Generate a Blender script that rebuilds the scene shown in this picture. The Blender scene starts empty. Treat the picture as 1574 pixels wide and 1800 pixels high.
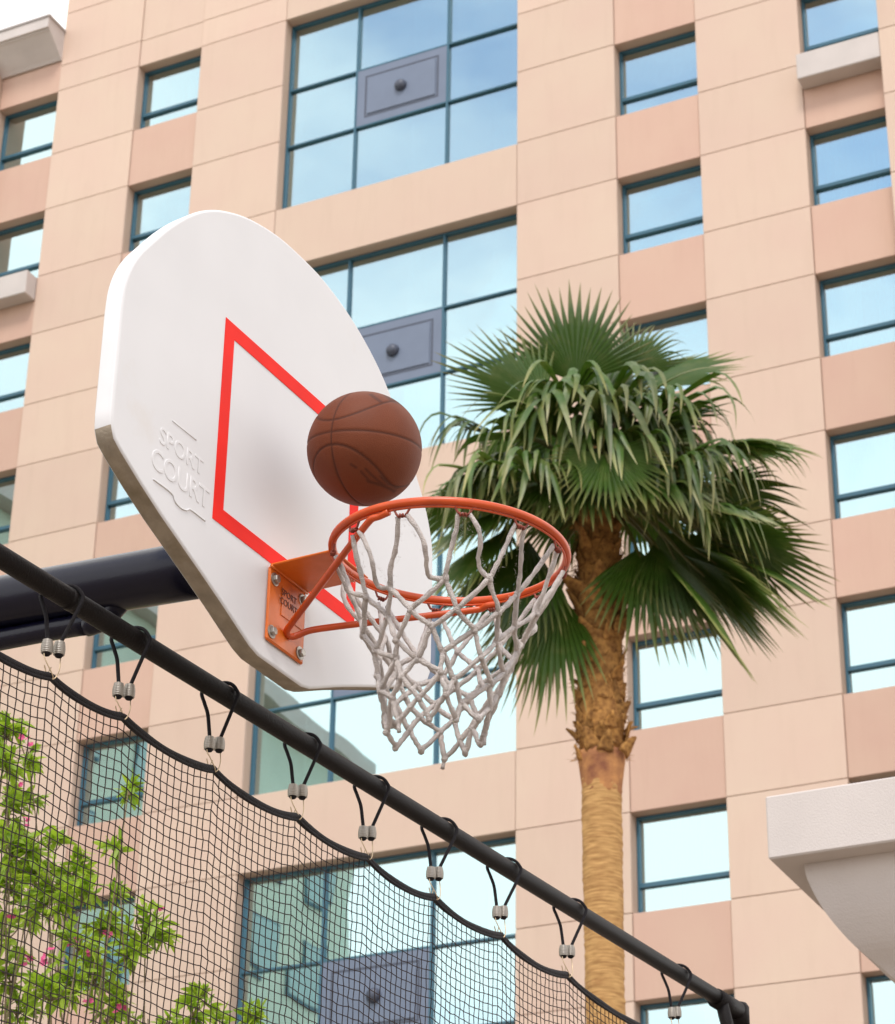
import bpy, bmesh, math, random
import numpy as np
from mathutils import Vector, Matrix

random.seed(7)
rng = np.random.default_rng(7)
R_ = math.radians
scene = bpy.context.scene

# ------------------------------------------------------------------ camera
CAM_Z = 0.78
F_PX, PITCH, ROLL = 4345.05, R_(28.076), R_(0.977)
fw = np.array([0, math.cos(PITCH), math.sin(PITCH)])
_r = np.array([1.0, 0, 0]); _u = np.cross(_r, fw)
rgt = math.cos(ROLL) * _r + math.sin(ROLL) * _u
upv = -math.sin(ROLL) * _r + math.cos(ROLL) * _u
CAM = np.array([0, 0, CAM_Z])
cam_data = bpy.data.cameras.new('camera')
cam = bpy.data.objects.new('camera', cam_data)
scene.collection.objects.link(cam)
M = Matrix(((rgt[0], upv[0], -fw[0], 0), (rgt[1], upv[1], -fw[1], 0), (rgt[2], upv[2], -fw[2], CAM_Z), (0, 0, 0, 1)))
cam.matrix_world = M
cam_data.sensor_fit = 'VERTICAL'
cam_data.sensor_height = 36.0
cam_data.sensor_width = 36.0
cam_data.lens = F_PX / 1800.0 * 36.0
cam_data.clip_start = 0.1
cam_data.clip_end = 3000
cam_data.dof.use_dof = True
cam_data.dof.focus_distance = 5.05
cam_data.dof.aperture_fstop = 15.0
scene.camera = cam

def ray(x, y):
    """direction of a photograph pixel (1574 x 1800) from the camera"""
    return rgt * ((x - 787) / F_PX) - upv * ((y - 900) / F_PX) + fw

# ------------------------------------------------------------------ sky, sun, exposure
SUN_AZ, SUN_EL = R_(-172), R_(54)
world = bpy.data.worlds.new('World'); scene.world = world; world.use_nodes = True
wn, wl = world.node_tree.nodes, world.node_tree.links
bg = wn['Background']; bg.inputs['Strength'].default_value = 0.13
sky = wn.new('ShaderNodeTexSky'); sky.sky_type = 'NISHITA'; sky.sun_disc = False
sky.sun_elevation = SUN_EL; sky.sun_rotation = SUN_AZ; sky.air_density = 1.0; sky.dust_density = 1.0; sky.ozone_density = 1.5
tc = wn.new('ShaderNodeTexCoord')
mp = wn.new('ShaderNodeMapping'); mp.inputs['Scale'].default_value = (1.0, 1.0, 2.2); mp.inputs['Location'].default_value = (0.35, 0.1, 0.0)
nz = wn.new('ShaderNodeTexNoise'); nz.inputs['Scale'].default_value = 2.1; nz.inputs['Detail'].default_value = 6; nz.inputs['Roughness'].default_value = 0.55
cr = wn.new('ShaderNodeValToRGB'); cr.color_ramp.elements[0].position = 0.36; cr.color_ramp.elements[1].position = 0.64
# a thin cloud deck: thicker ahead (+y) and towards the horizon, breaking up overhead and behind
dt = wn.new('ShaderNodeVectorMath'); dt.operation = 'DOT_PRODUCT'; dt.inputs[1].default_value = (0.05, 0.45, -0.75)
adn = wn.new('ShaderNodeMath'); adn.operation = 'ADD'
adc = wn.new('ShaderNodeMath'); adc.operation = 'ADD'; adc.inputs[1].default_value = 0.69
mx = wn.new('ShaderNodeMix'); mx.data_type = 'RGBA'
mx.inputs[7].default_value = (8.6, 8.5, 8.4, 1)
wl.new(tc.outputs['Generated'], mp.inputs['Vector']); wl.new(mp.outputs[0], nz.inputs['Vector'])
wl.new(tc.outputs['Generated'], dt.inputs[0]); wl.new(nz.outputs['Fac'], adn.inputs[0]); wl.new(dt.outputs['Value'], adn.inputs[1])
wl.new(adn.outputs[0], adc.inputs[0]); wl.new(adc.outputs[0], cr.inputs['Fac']); wl.new(cr.outputs['Color'], mx.inputs[0])
wl.new(sky.outputs['Color'], mx.inputs[6]); wl.new(mx.outputs[2], bg.inputs['Color'])
sun_d = bpy.data.lights.new('sun', 'SUN'); sun_d.energy = 1.4; sun_d.angle = R_(14); sun_d.color = (1.0, 0.95, 0.88)
sun = bpy.data.objects.new('sun', sun_d); scene.collection.objects.link(sun)
sdir = Vector((math.sin(SUN_AZ) * math.cos(SUN_EL), math.cos(SUN_AZ) * math.cos(SUN_EL), math.sin(SUN_EL)))
sun.rotation_euler = sdir.to_track_quat('Z', 'Y').to_euler()
sun.location = (6, -20, 40)
scene.view_settings.view_transform = 'Standard'
scene.view_settings.look = 'None'
scene.view_settings.gamma = 1.0
scene.view_settings.exposure = 0.72
scene.render.film_transparent = False
scene.cycles.use_denoising = True
scene.cycles.max_bounces = 8

# ------------------------------------------------------------------ helpers
def v3(a): return np.asarray(a, float)
def unit(a): a = v3(a); return a / np.linalg.norm(a)

def link(o, parent=None):
    scene.collection.objects.link(o)
    if parent is not None: o.parent = parent
    return o

def tag(o, label=None, category=None, group=None, kind=None):
    if label: o['label'] = label
    if category: o['category'] = category
    if group: o['group'] = group
    if kind: o['kind'] = kind
    return o

def empty(name, loc=(0, 0, 0), rz=0.0, parent=None):
    o = bpy.data.objects.new(name, None); o.empty_display_size = 0.1
    o.location = loc; o.rotation_euler = (0, 0, rz)
    return link(o, parent)

class MB:
    """collects shapes, then becomes ONE mesh object"""
    def __init__(s): s.v = []; s.f = []; s.n = 0; s.col = []
    def add(s, verts, faces, col=None):
        s.v.extend([tuple(map(float, p)) for p in verts]); s.f.extend([tuple(i + s.n for i in f) for f in faces])
        if col is not None: s.col.extend(col if hasattr(col, '__len__') else [col] * len(verts))
        else: s.col.extend([0.0] * len(verts))
        s.n += len(verts); return s
    def box(s, x0, x1, y0, y1, z0, z1):
        return s.add([(x0, y0, z0), (x1, y0, z0), (x1, y1, z0), (x0, y1, z0), (x0, y0, z1), (x1, y0, z1), (x1, y1, z1), (x0, y1, z1)],
                     [(0, 3, 2, 1), (4, 5, 6, 7), (0, 1, 5, 4), (1, 2, 6, 5), (2, 3, 7, 6), (3, 0, 4, 7)])
    def tube(s, path, r, n=10, cap=True, closed=False, col=None):
        P = np.array(path, float); k = len(P)
        rr = np.full(k, r, float) if np.isscalar(r) else np.array(r, float)
        if closed: T = np.roll(P, -1, 0) - np.roll(P, 1, 0)
        else: T = np.gradient(P, axis=0)
        T /= np.linalg.norm(T, axis=1)[:, None] + 1e-12
        a = np.array([0, 0, 1.0]) if abs(T[0][2]) < 0.9 else np.array([1.0, 0, 0])
        N = np.cross(T[0], a); N /= np.linalg.norm(N)
        vs = []; ang = np.linspace(0, 2 * np.pi, n, endpoint=False)
        for i in range(k):
            N = N - T[i] * (N @ T[i]); N /= np.linalg.norm(N) + 1e-12
            Bn = np.cross(T[i], N)
            for t in ang: vs.append(P[i] + rr[i] * (math.cos(t) * N + math.sin(t) * Bn))
        fs = []
        for i in range(k if closed else k - 1):
            j = (i + 1) % k
            for q in range(n): fs.append((i * n + q, i * n + (q + 1) % n, j * n + (q + 1) % n, j * n + q))
        if cap and not closed:
            fs.append(tuple(range(n - 1, -1, -1))); fs.append(tuple((k - 1) * n + q for q in range(n)))
        return s.add(vs, fs, col)
    def lathe(s, prof, n=24, org=(0, 0, 0), ax=(0, 0, 1)):
        ax = unit(ax); a = np.array([1.0, 0, 0]) if abs(ax[0]) < 0.9 else np.array([0, 1.0, 0])
        e1 = unit(np.cross(ax, a)); e2 = np.cross(ax, e1); vs = []
        for r, h in prof:
            for i in range(n):
                t = 2 * math.pi * i / n
                vs.append(v3(org) + ax * h + r * (math.cos(t) * e1 + math.sin(t) * e2))
        fs = []; k = len(prof)
        for j in range(k - 1):
            for i in range(n): fs.append((j * n + i, j * n + (i + 1) % n, (j + 1) * n + (i + 1) % n, (j + 1) * n + i))
        fs.append(tuple(range(n - 1, -1, -1))); fs.append(tuple((k - 1) * n + i for i in range(n)))
        return s.add(vs, fs)
    def mesh(s, name, mat=None, smooth=False, bevel=0.0, attr=None):
        me = bpy.data.meshes.new(name); me.from_pydata(s.v, [], s.f); me.update()
        if attr:
            at = me.attributes.new(attr, 'FLOAT', 'POINT'); at.data.foreach_set('value', np.array(s.col, np.float32))
        if bevel:
            bm = bmesh.new(); bm.from_mesh(me)
            bmesh.ops.bevel(bm, geom=list(bm.edges), offset=bevel, segments=1, affect='EDGES', profile=0.5)
            bm.to_mesh(me); bm.free()
        if smooth:
            me.polygons.foreach_set('use_smooth', [True] * len(me.polygons))
        if mat: me.materials.append(mat)
        return me
    def build(s, name, mat=None, parent=None, smooth=False, bevel=0.0, attr=None):
        return link(bpy.data.objects.new(name, s.mesh(name, mat, smooth, bevel, attr)), parent)

def put(name, me, parent, loc=(0, 0, 0), rot=None):
    o = bpy.data.objects.new(name, me); o.location = loc
    if rot is not None: o.rotation_euler = rot
    return link(o, parent)

def spline(pts, n=8):
    """Catmull-Rom through the points"""
    P = [v3(p) for p in pts]; P = [2 * P[0] - P[1]] + P + [2 * P[-1] - P[-2]]; out = []
    for i in range(1, len(P) - 2):
        a, b, c, d = P[i - 1], P[i], P[i + 1], P[i + 2]
        for k in range(n):
            t = k / n
            out.append(0.5 * ((2 * b) + (c - a) * t + (2 * a - 5 * b + 4 * c - d) * t * t + (3 * b - a - 3 * c + d) * t ** 3))
    out.append(P[-2]); return out

# ------------------------------------------------------------------ materials
def mat(name, color, rough=0.6, metal=0.0, var=0.0, vscale=3.0, bump=0.0, bscale=60.0, spec=0.5, rnd=0.0, coat=0.0, col2=None, dirt=None, dscale=4.0, dlo=0.5, dhi=0.7):
    m = bpy.data.materials.new(name); m.use_nodes = True
    n, l = m.node_tree.nodes, m.node_tree.links
    b = n['Principled BSDF']
    b.inputs['Roughness'].default_value = rough; b.inputs['Metallic'].default_value = metal
    b.inputs['Specular IOR Level'].default_value = spec; b.inputs['Coat Weight'].default_value = coat
    c = (*color, 1); b.inputs['Base Color'].default_value = c
    tc = n.new('ShaderNodeTexCoord')
    out = None
    if var or col2 is not None:
        nz = n.new('ShaderNodeTexNoise'); nz.inputs['Scale'].default_value = vscale; nz.inputs['Detail'].default_value = 5
        l.new(tc.outputs['Object'], nz.inputs['Vector'])
        mx = n.new('ShaderNodeMix'); mx.data_type = 'RGBA'
        mx.inputs[6].default_value = c
        k = 1 - var
        mx.inputs[7].default_value = (*(col2 if col2 is not None else (color[0] * k, color[1] * k, color[2] * k)), 1)
        rp = n.new('ShaderNodeValToRGB'); rp.color_ramp.elements[0].position = 0.35; rp.color_ramp.elements[1].position = 0.68
        l.new(nz.outputs['Fac'], rp.inputs['Fac']); l.new(rp.outputs['Color'], mx.inputs[0]); out = mx.outputs[2]
    if dirt is not None:
        nd = n.new('ShaderNodeTexNoise'); nd.inputs['Scale'].default_value = dscale; nd.inputs['Detail'].default_value = 8; nd.inputs['Roughness'].default_value = 0.65
        l.new(tc.outputs['Object'], nd.inputs['Vector'])
        rd = n.new('ShaderNodeValToRGB'); rd.color_ramp.elements[0].position = dlo; rd.color_ramp.elements[1].position = dhi
        m2 = n.new('ShaderNodeMix'); m2.data_type = 'RGBA'
        if out is not None: l.new(out, m2.inputs[6])
        else: m2.inputs[6].default_value = c
        m2.inputs[7].default_value = (*dirt, 1)
        l.new(nd.outputs['Fac'], rd.inputs['Fac']); l.new(rd.outputs['Color'], m2.inputs[0]); out = m2.outputs[2]
    if rnd:
        oi = n.new('ShaderNodeObjectInfo'); hs = n.new('ShaderNodeHueSaturation')
        mr = n.new('ShaderNodeMapRange'); mr.inputs[3].default_value = 1 - rnd; mr.inputs[4].default_value = 1 + rnd
        l.new(oi.outputs['Random'], mr.inputs[0]); l.new(mr.outputs[0], hs.inputs['Value'])
        if out is not None: l.new(out, hs.inputs['Color'])
        else: hs.inputs['Color'].default_value = c
        out = hs.outputs['Color']
    if out is not None: l.new(out, b.inputs['Base Color'])
    if bump:
        nb = n.new('ShaderNodeTexNoise'); nb.inputs['Scale'].default_value = bscale; nb.inputs['Detail'].default_value = 4
        l.new(tc.outputs['Object'], nb.inputs['Vector'])
        bp = n.new('ShaderNodeBump'); bp.inputs['Strength'].default_value = bump; bp.inputs['Distance'].default_value = 0.01
        l.new(nb.outputs['Fac'], bp.inputs['Height']); l.new(bp.outputs['Normal'], b.inputs['Normal'])
    return m

def glass_mat():
    m = bpy.data.materials.new('tinted_window_glass'); m.use_nodes = True
    n, l = m.node_tree.nodes, m.node_tree.links
    for x in list(n):
        if x.type == 'BSDF_PRINCIPLED': n.remove(x)
    o = n['Material Output']
    g = n.new('ShaderNodeBsdfGlossy'); g.inputs['Roughness'].default_value = 0.015; g.inputs['Color'].default_value = (0.74, 0.93, 0.95, 1)
    t = n.new('ShaderNodeBsdfTransparent'); t.inputs['Color'].default_value = (0.42, 0.72, 0.72, 1)
    lw = n.new('ShaderNodeLayerWeight'); lw.inputs['Blend'].default_value = 0.35
    mr = n.new('ShaderNodeMapRange'); mr.inputs[3].default_value = 0.58; mr.inputs[4].default_value = 0.9
    mx = n.new('ShaderNodeMixShader')
    tc = n.new('ShaderNodeTexCoord'); nz = n.new('ShaderNodeTexNoise'); nz.inputs['Scale'].default_value = 0.55; nz.inputs['Detail'].default_value = 1.5
    oi = n.new('ShaderNodeObjectInfo'); ad = n.new('ShaderNodeVectorMath')
    sc = n.new('ShaderNodeVectorMath'); sc.operation = 'SCALE'; sc.inputs[0].default_value = (13, 29, 17)
    l.new(oi.outputs['Random'], sc.inputs['Scale'])
    l.new(tc.outputs['Object'], ad.inputs[0]); l.new(sc.outputs[0], ad.inputs[1]); l.new(ad.outputs[0], nz.inputs['Vector'])
    bp = n.new('ShaderNodeBump'); bp.inputs['Strength'].default_value = 0.18; bp.inputs['Distance'].default_value = 0.03
    l.new(nz.outputs['Fac'], bp.inputs['Height']); l.new(bp.outputs['Normal'], g.inputs['Normal'])
    l.new(lw.outputs['Fresnel'], mr.inputs[0]); l.new(mr.outputs[0], mx.inputs[0])
    l.new(t.outputs[0], mx.inputs[1]); l.new(g.outputs[0], mx.inputs[2]); l.new(mx.outputs[0], o.inputs['Surface'])
    return m

def leaf_mat(name, base, tip, trans=0.25, rough=0.42, rnd=0.12):
    m = bpy.data.materials.new(name); m.use_nodes = True
    n, l = m.node_tree.nodes, m.node_tree.links
    b = n['Principled BSDF']; b.inputs['Roughness'].default_value = rough; b.inputs['Specular IOR Level'].default_value = 0.5
    at = n.new('ShaderNodeAttribute'); at.attribute_name = 'along'
    mx = n.new('ShaderNodeMix'); mx.data_type = 'RGBA'; mx.inputs[6].default_value = (*base, 1); mx.inputs[7].default_value = (*tip, 1)
    tc = n.new('ShaderNodeTexCoord'); nz = n.new('ShaderNodeTexNoise'); nz.inputs['Scale'].default_value = 9; nz.inputs['Detail'].default_value = 3
    l.new(tc.outputs['Object'], nz.inputs['Vector'])
    ma = n.new('ShaderNodeMath'); ma.operation = 'MULTIPLY_ADD'; ma.inputs[1].default_value = 0.55; ma.inputs[2].default_value = -0.27
    l.new(nz.outputs['Fac'], ma.inputs[0])
    ad = n.new('ShaderNodeMath'); ad.operation = 'ADD'; ad.use_clamp = True
    l.new(at.outputs['Fac'], ad.inputs[0]); l.new(ma.outputs[0], ad.inputs[1]); l.new(ad.outputs[0], mx.inputs[0])
    oi = n.new('ShaderNodeObjectInfo'); hs = n.new('ShaderNodeHueSaturation')
    mr = n.new('ShaderNodeMapRange'); mr.inputs[3].default_value = 1 - rnd; mr.inputs[4].default_value = 1 + rnd
    l.new(oi.outputs['Random'], mr.inputs[0]); l.new(mr.outputs[0], hs.inputs['Value']); l.new(mx.outputs[2], hs.inputs['Color'])
    l.new(hs.outputs['Color'], b.inputs['Base Color'])
    tr = n.new('ShaderNodeBsdfTranslucent'); l.new(hs.outputs['Color'], tr.inputs['Color'])
    ms = n.new('ShaderNodeMixShader'); ms.inputs[0].default_value = trans
    l.new(b.outputs[0], ms.inputs[1]); l.new(tr.outputs[0], ms.inputs[2]); l.new(ms.outputs[0], n['Material Output'].inputs['Surface'])
    return m

m_stucco = mat('peach_stucco', (0.62, 0.475, 0.372), 0.85, vscale=0.8, bump=0.3, bscale=45, spec=0.2, rnd=0.035, col2=(0.61, 0.45, 0.36), dirt=(0.575, 0.43, 0.335), dscale=1.6, dlo=0.50, dhi=0.95)
m_pink = mat('pink_stucco', (0.575, 0.395, 0.305), 0.85, vscale=0.9, bump=0.3, bscale=45, spec=0.2, rnd=0.035, col2=(0.56, 0.37, 0.29), dirt=(0.53, 0.355, 0.27), dscale=1.7, dlo=0.50, dhi=0.95)
m_joint = mat('joint_backing', (0.54, 0.39, 0.30), 0.9, spec=0.1)
def streaky(m, node_i, scale):
    # stretch one noise of a material into faint vertical streaks
    nt = m.node_tree; nn = [x for x in nt.nodes if x.type == 'TEX_NOISE'][node_i]
    mp_ = nt.nodes.new('ShaderNodeMapping'); mp_.inputs['Scale'].default_value = scale
    lk = nn.inputs['Vector'].links[0]; src = lk.from_socket; nt.links.remove(lk)
    oi = nt.nodes.new('ShaderNodeObjectInfo'); av = nt.nodes.new('ShaderNodeVectorMath')
    nt.links.new(src, av.inputs[0]); nt.links.new(oi.outputs['Location'], av.inputs[1])
    nt.links.new(av.outputs[0], mp_.inputs['Vector']); nt.links.new(mp_.outputs[0], nn.inputs['Vector'])
for _m in (m_stucco, m_pink): streaky(_m, 1, (2.6, 2.6, .35)); streaky(_m, 0, (1, 1, 1))
m_white_stucco = mat('white_stucco', (0.58, 0.525, 0.49), 0.9, var=0.08, vscale=2.0, bump=0.30, bscale=120, spec=0.15)
m_cap_metal = mat('roof_edge_metal', (0.42, 0.38, 0.36), 0.5)
m_frame = mat('teal_window_frame', (0.035, 0.115, 0.165), 0.35, spec=0.5)
m_panel = mat('slate_blue_panel', (0.15, 0.185, 0.255), 0.45, var=0.08, vscale=2)
m_panel_dark = mat('slate_groove', (0.06, 0.07, 0.10), 0.5)
m_glass = glass_mat()
m_curtain = mat('curtain_cloth', (0.80, 0.80, 0.78), 0.9)
m_room = mat('dim_room_wall', (0.16, 0.20, 0.20), 0.9)
m_board = mat('white_backboard', (0.69, 0.675, 0.67), 0.55, var=0.035, vscale=5, spec=0.2, dirt=(0.62, 0.56, 0.50), dscale=3.0, dlo=0.62, dhi=0.95)
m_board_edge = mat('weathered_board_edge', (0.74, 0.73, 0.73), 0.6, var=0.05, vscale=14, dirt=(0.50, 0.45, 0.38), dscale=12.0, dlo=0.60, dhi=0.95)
m_board_grime_shade = mat('grimy_shaded_board_lip', (0.36, 0.30, 0.225), 0.85, var=0.25, vscale=30, bump=0.2, bscale=150, dirt=(0.20, 0.155, 0.09), dscale=11, dlo=0.5, dhi=0.8)  # speckled grime, with the shade of the underside also put into the brown
m_red = mat('red_tape', (0.84, 0.020, 0.011), 0.6, var=0.12, vscale=8, spec=0.12)
m_orange = mat('orange_paint', (0.72, 0.155, 0.010), 0.42, var=0.25, vscale=9, bump=0.08, bscale=40, dirt=(0.30, 0.05, 0.02), dscale=14, dlo=0.58, dhi=0.8)
m_rim = mat('orange_red_rim_paint', (0.66, 0.088, 0.012), 0.34, var=0.3, vscale=11, dirt=(0.20, 0.03, 0.015), dscale=20, dlo=0.62, dhi=0.78)
m_rusty = mat('rusty_wire', (0.28, 0.055, 0.03), 0.6, var=0.4, vscale=40)
m_bolt = mat('zinc_bolt', (0.42, 0.38, 0.33), 0.4, metal=0.8, var=0.3, vscale=60)
m_ink = mat('dark_print', (0.10, 0.022, 0.010), 0.6)
m_rope = mat('white_net_rope', (0.86, 0.775, 0.72), 0.95, var=0.3, vscale=35, bump=1.0, bscale=420, spec=0.1, dirt=(0.52, 0.41, 0.35), dscale=26, dlo=0.55, dhi=0.85)
m_black_pipe = mat('black_pipe', (0.009, 0.0065, 0.006), 0.5, var=0.2, vscale=30, bump=0.3, bscale=260, spec=0.16)
m_navy_pipe = mat('navy_pipe', (0.003, 0.003, 0.012), 0.26, bump=0.05, bscale=150, spec=0.30)
m_cord = mat('black_bungee', (0.012, 0.010, 0.012), 0.8, bump=0.5, bscale=500, spec=0.25)
m_coil = mat('steel_coil', (0.40, 0.37, 0.33), 0.42, metal=0.8)
m_hook = mat('brass_hook_wire', (0.55, 0.42, 0.27), 0.4, metal=0.7)
m_net = mat('black_net_twine', (0.030, 0.020, 0.018), 0.8, spec=0.2)
m_hem = mat('black_net_hem', (0.014, 0.011, 0.012), 0.7, bump=0.5, bscale=300, spec=0.3)
m_frond = leaf_mat('fan_palm_leaf', (0.052, 0.112, 0.009), (0.38, 0.33, 0.12), 0.22, 0.44, 0.32)
m_petiole = mat('palm_petiole', (0.13, 0.14, 0.035), 0.5, var=0.3, vscale=8)
m_trunk = mat('palm_trunk_bark', (0.58, 0.35, 0.14), 0.9, var=0.35, vscale=16, bump=0.7, bscale=80, col2=(0.33, 0.17, 0.065), spec=0.1)
for _n in m_trunk.node_tree.nodes:      # stretch the bark noise into rings round the stem
    if _n.type == 'TEX_NOISE':
        _mp = m_trunk.node_tree.nodes.new('ShaderNodeMapping'); _mp.inputs['Scale'].default_value = (.45, .45, 4.2)
        _l = _n.inputs['Vector'].links[0]; _src = _l.from_socket; m_trunk.node_tree.links.remove(_l)
        m_trunk.node_tree.links.new(_src, _mp.inputs['Vector']); m_trunk.node_tree.links.new(_mp.outputs[0], _n.inputs['Vector'])
m_collar = mat('palm_trunk_collar', (0.20, 0.075, 0.045), 0.8, col2=(0.50, 0.24, 0.09), vscale=7, bump=0.6, bscale=50, spec=0.15)
m_boot = mat('palm_leaf_base', (0.46, 0.235, 0.07), 0.85, var=0.5, vscale=16, bump=0.7, bscale=60, col2=(0.19, 0.085, 0.03), spec=0.15, rnd=0.25)
m_oleander = leaf_mat('oleander_leaf', (0.22, 0.38, 0.018), (0.46, 0.60, 0.05), 0.5, 0.45, 0.1)
m_stem = mat('shrub_stem', (0.20, 0.15, 0.075), 0.8, var=0.3, vscale=20)
m_flower = mat('pink_petal', (0.62, 0.06, 0.20), 0.6, var=0.3, vscale=30)
m_ground = mat('pale_paving', (0.27, 0.215, 0.165), 0.9, var=0.2, vscale=0.4, bump=0.2, bscale=20)

# ------------------------------------------------------------------ ground
g = MB(); g.add([(-1500, -1500, 0), (1500, -1500, 0), (1500, 1500, 0), (-1500, 1500, 0)], [(0, 1, 2, 3)])
tag(g.build('ground', m_ground), kind='structure')

# ------------------------------------------------------------------ hotel
PHI = R_(-26.438); DIST = 33.495
hotel = empty('hotel_building', (-math.sin(PHI) * DIST, math.cos(PHI) * DIST, 0), PHI)
tag(hotel, 'tall peach stucco hotel with rows of square blue windows', 'building')
HEAD0 = CAM_Z + 28.965; FH = 3.0; WH = 1.627
def head(k): return HEAD0 - FH * k
def sill(k): return head(k) - WH
KTOP, KBOT = -1, 8
ROOF = head(-1) + 3.6
PLINTH = sill(KBOT)
C1 = (-27.417, -25.915); C2 = (-23.931, -22.429); BG = (-20.449, -15.364); C3 = (-13.408, -11.832); C4 = (-9.902, -8.40)
MU = (-18.909, -16.934)
J = 0.0055           # half of a joint
REC = 0.245          # window recess
PT = 0.16           # panel thickness
_pm = {}
def panel(u0, u1, z0, z1, m, name='wall_panel', y=0.0, th=PT):
    key = (round(u1 - u0, 3), round(z1 - z0, 3), m.name, th)
    if key not in _pm:
        w, h = (u1 - u0) / 2 - J, (z1 - z0) / 2 - J
        _pm[key] = MB().box(-w, w, 0, th, -h, h).mesh(name, m, bevel=0.006)
    return put(name, _pm[key], hotel, ((u0 + u1) / 2, y, (z0 + z1) / 2))

# full-height piers of stacked panels, split at every window head and sill
levels = [ROOF]
for k in range(KTOP, KBOT + 1): levels += [head(k), sill(k)]
levels += [PLINTH - 1.4, PLINTH - 2.75 if PLINTH > 3 else 0.02]
levels = [z for z in levels if z > 0.3] + [0.0]
top_levels = [ROOF, head(-1) + 2.05, head(-1) + 0.66]
pier_levels = top_levels + levels[1:]
for (a, b) in ((C1[1], C2[0]), (C2[1], BG[0]), (BG[1], C3[0]), (C3[1], C4[0])):
    for z1, z0 in zip(pier_levels[:-1], pier_levels[1:]): panel(a, b, z0, z1, m_stucco)
# projecting outer piers
bay_levels = [34.0] + levels[1:]
for (a, b) in ((C1[0] - 7.5, C1[0]), (C4[1], C4[1] + 9.0)):
    for z1, z0 in zip(bay_levels[:-1], bay_levels[1:]): panel(a, b, z0, z1, m_stucco, y=-0.35, th=0.5)
# columns of square windows with pink spandrels between
def spandrels(c, top, mtop):
    for z1, z0 in zip(top[:-1], top[1:]): panel(c[0], c[1], z0, z1, mtop, 'spandrel_panel', y=0.022)
    for k in range(KTOP, KBOT): panel(c[0], c[1], head(k + 1), sill(k), m_pink, 'spandrel_panel', y=0.022)
    panel(c[0], c[1], 0.0, sill(KBOT), m_pink, 'spandrel_panel', y=0.022)
spandrels(C2, top_levels + [head(-1)], m_stucco)
spandrels(C3, top_levels + [head(-1)], m_stucco)
spandrels(C1, [34.0, head(-1)], m_pink)
spandrels(C4, [34.0, head(-1)], m_pink)
# plain bands between the tall curtain windows
for z1, z0 in zip((top_levels + [head(-1)])[:-1], (top_levels + [head(-1)])[1:]): panel(BG[0], BG[1], z0, z1, m_stucco)
for k in (0, 2, 4, 6): panel(BG[0], BG[1], head(k + 1), sill(k), m_stucco, y=0.006)
panel(BG[0], BG[1], 0.0, sill(8), m_stucco, y=0.006)
# the wall behind the joints, the rooms behind the glass
core = MB()
for (a, b) in ((C1[1], C2[0]), (C2[1], BG[0]), (BG[1], C3[0]), (C3[1], C4[0])):
    core.box(a + 0.004, b - 0.004, 0.05, 0.9, 0, ROOF - 0.05)
for c in (C1, C2, C3, C4):
    tops = (34.0 if c in (C1, C4) else ROOF) - 0.05
    core.box(c[0] - 0.002, c[1] + 0.002, 0.07, 0.9, head(-1) + 0.004, tops)
    for k in range(KTOP, KBOT): core.box(c[0] - 0.002, c[1] + 0.002, 0.07, 0.9, head(k + 1) + 0.004, sill(k) - 0.004)
    core.box(c[0] - 0.002, c[1] + 0.002, 0.07, 0.9, 0, sill(KBOT) - 0.004)
core.box(BG[0] - 0.002, BG[1] + 0.002, 0.07, 0.9, head(-1) + 0.004, ROOF - 0.05)
for k in (0, 2, 4, 6): core.box(BG[0] - 0.002, BG[1] + 0.002, 0.07, 0.9, head(k + 1) + 0.004, sill(k) - 0.004)
core.box(BG[0] - 0.002, BG[1] + 0.002, 0.07, 0.9, 0, sill(8) - 0.004)
for (a, b) in ((C1[0] - 7.5, C1[0]), (C4[1], C4[1] + 9.0)): core.box(a + 0.004, b - 0.004, -0.3, 0.9, 0, 33.95)
core.build('wall_core', m_joint, hotel)
rm = MB().box(C1[1] - 0.3, C4[0] + 0.3, 0.92, 16, 0, ROOF - 0.3).box(C1[0] - 7.4, C1[1] - 0.31, 0.92, 16, 0, 33.9).box(C4[0] + 0.31, C4[1] + 8.9, 0.92, 16, 0, 33.9)
rm.build('inner_wall', m_room, hotel)

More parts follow.
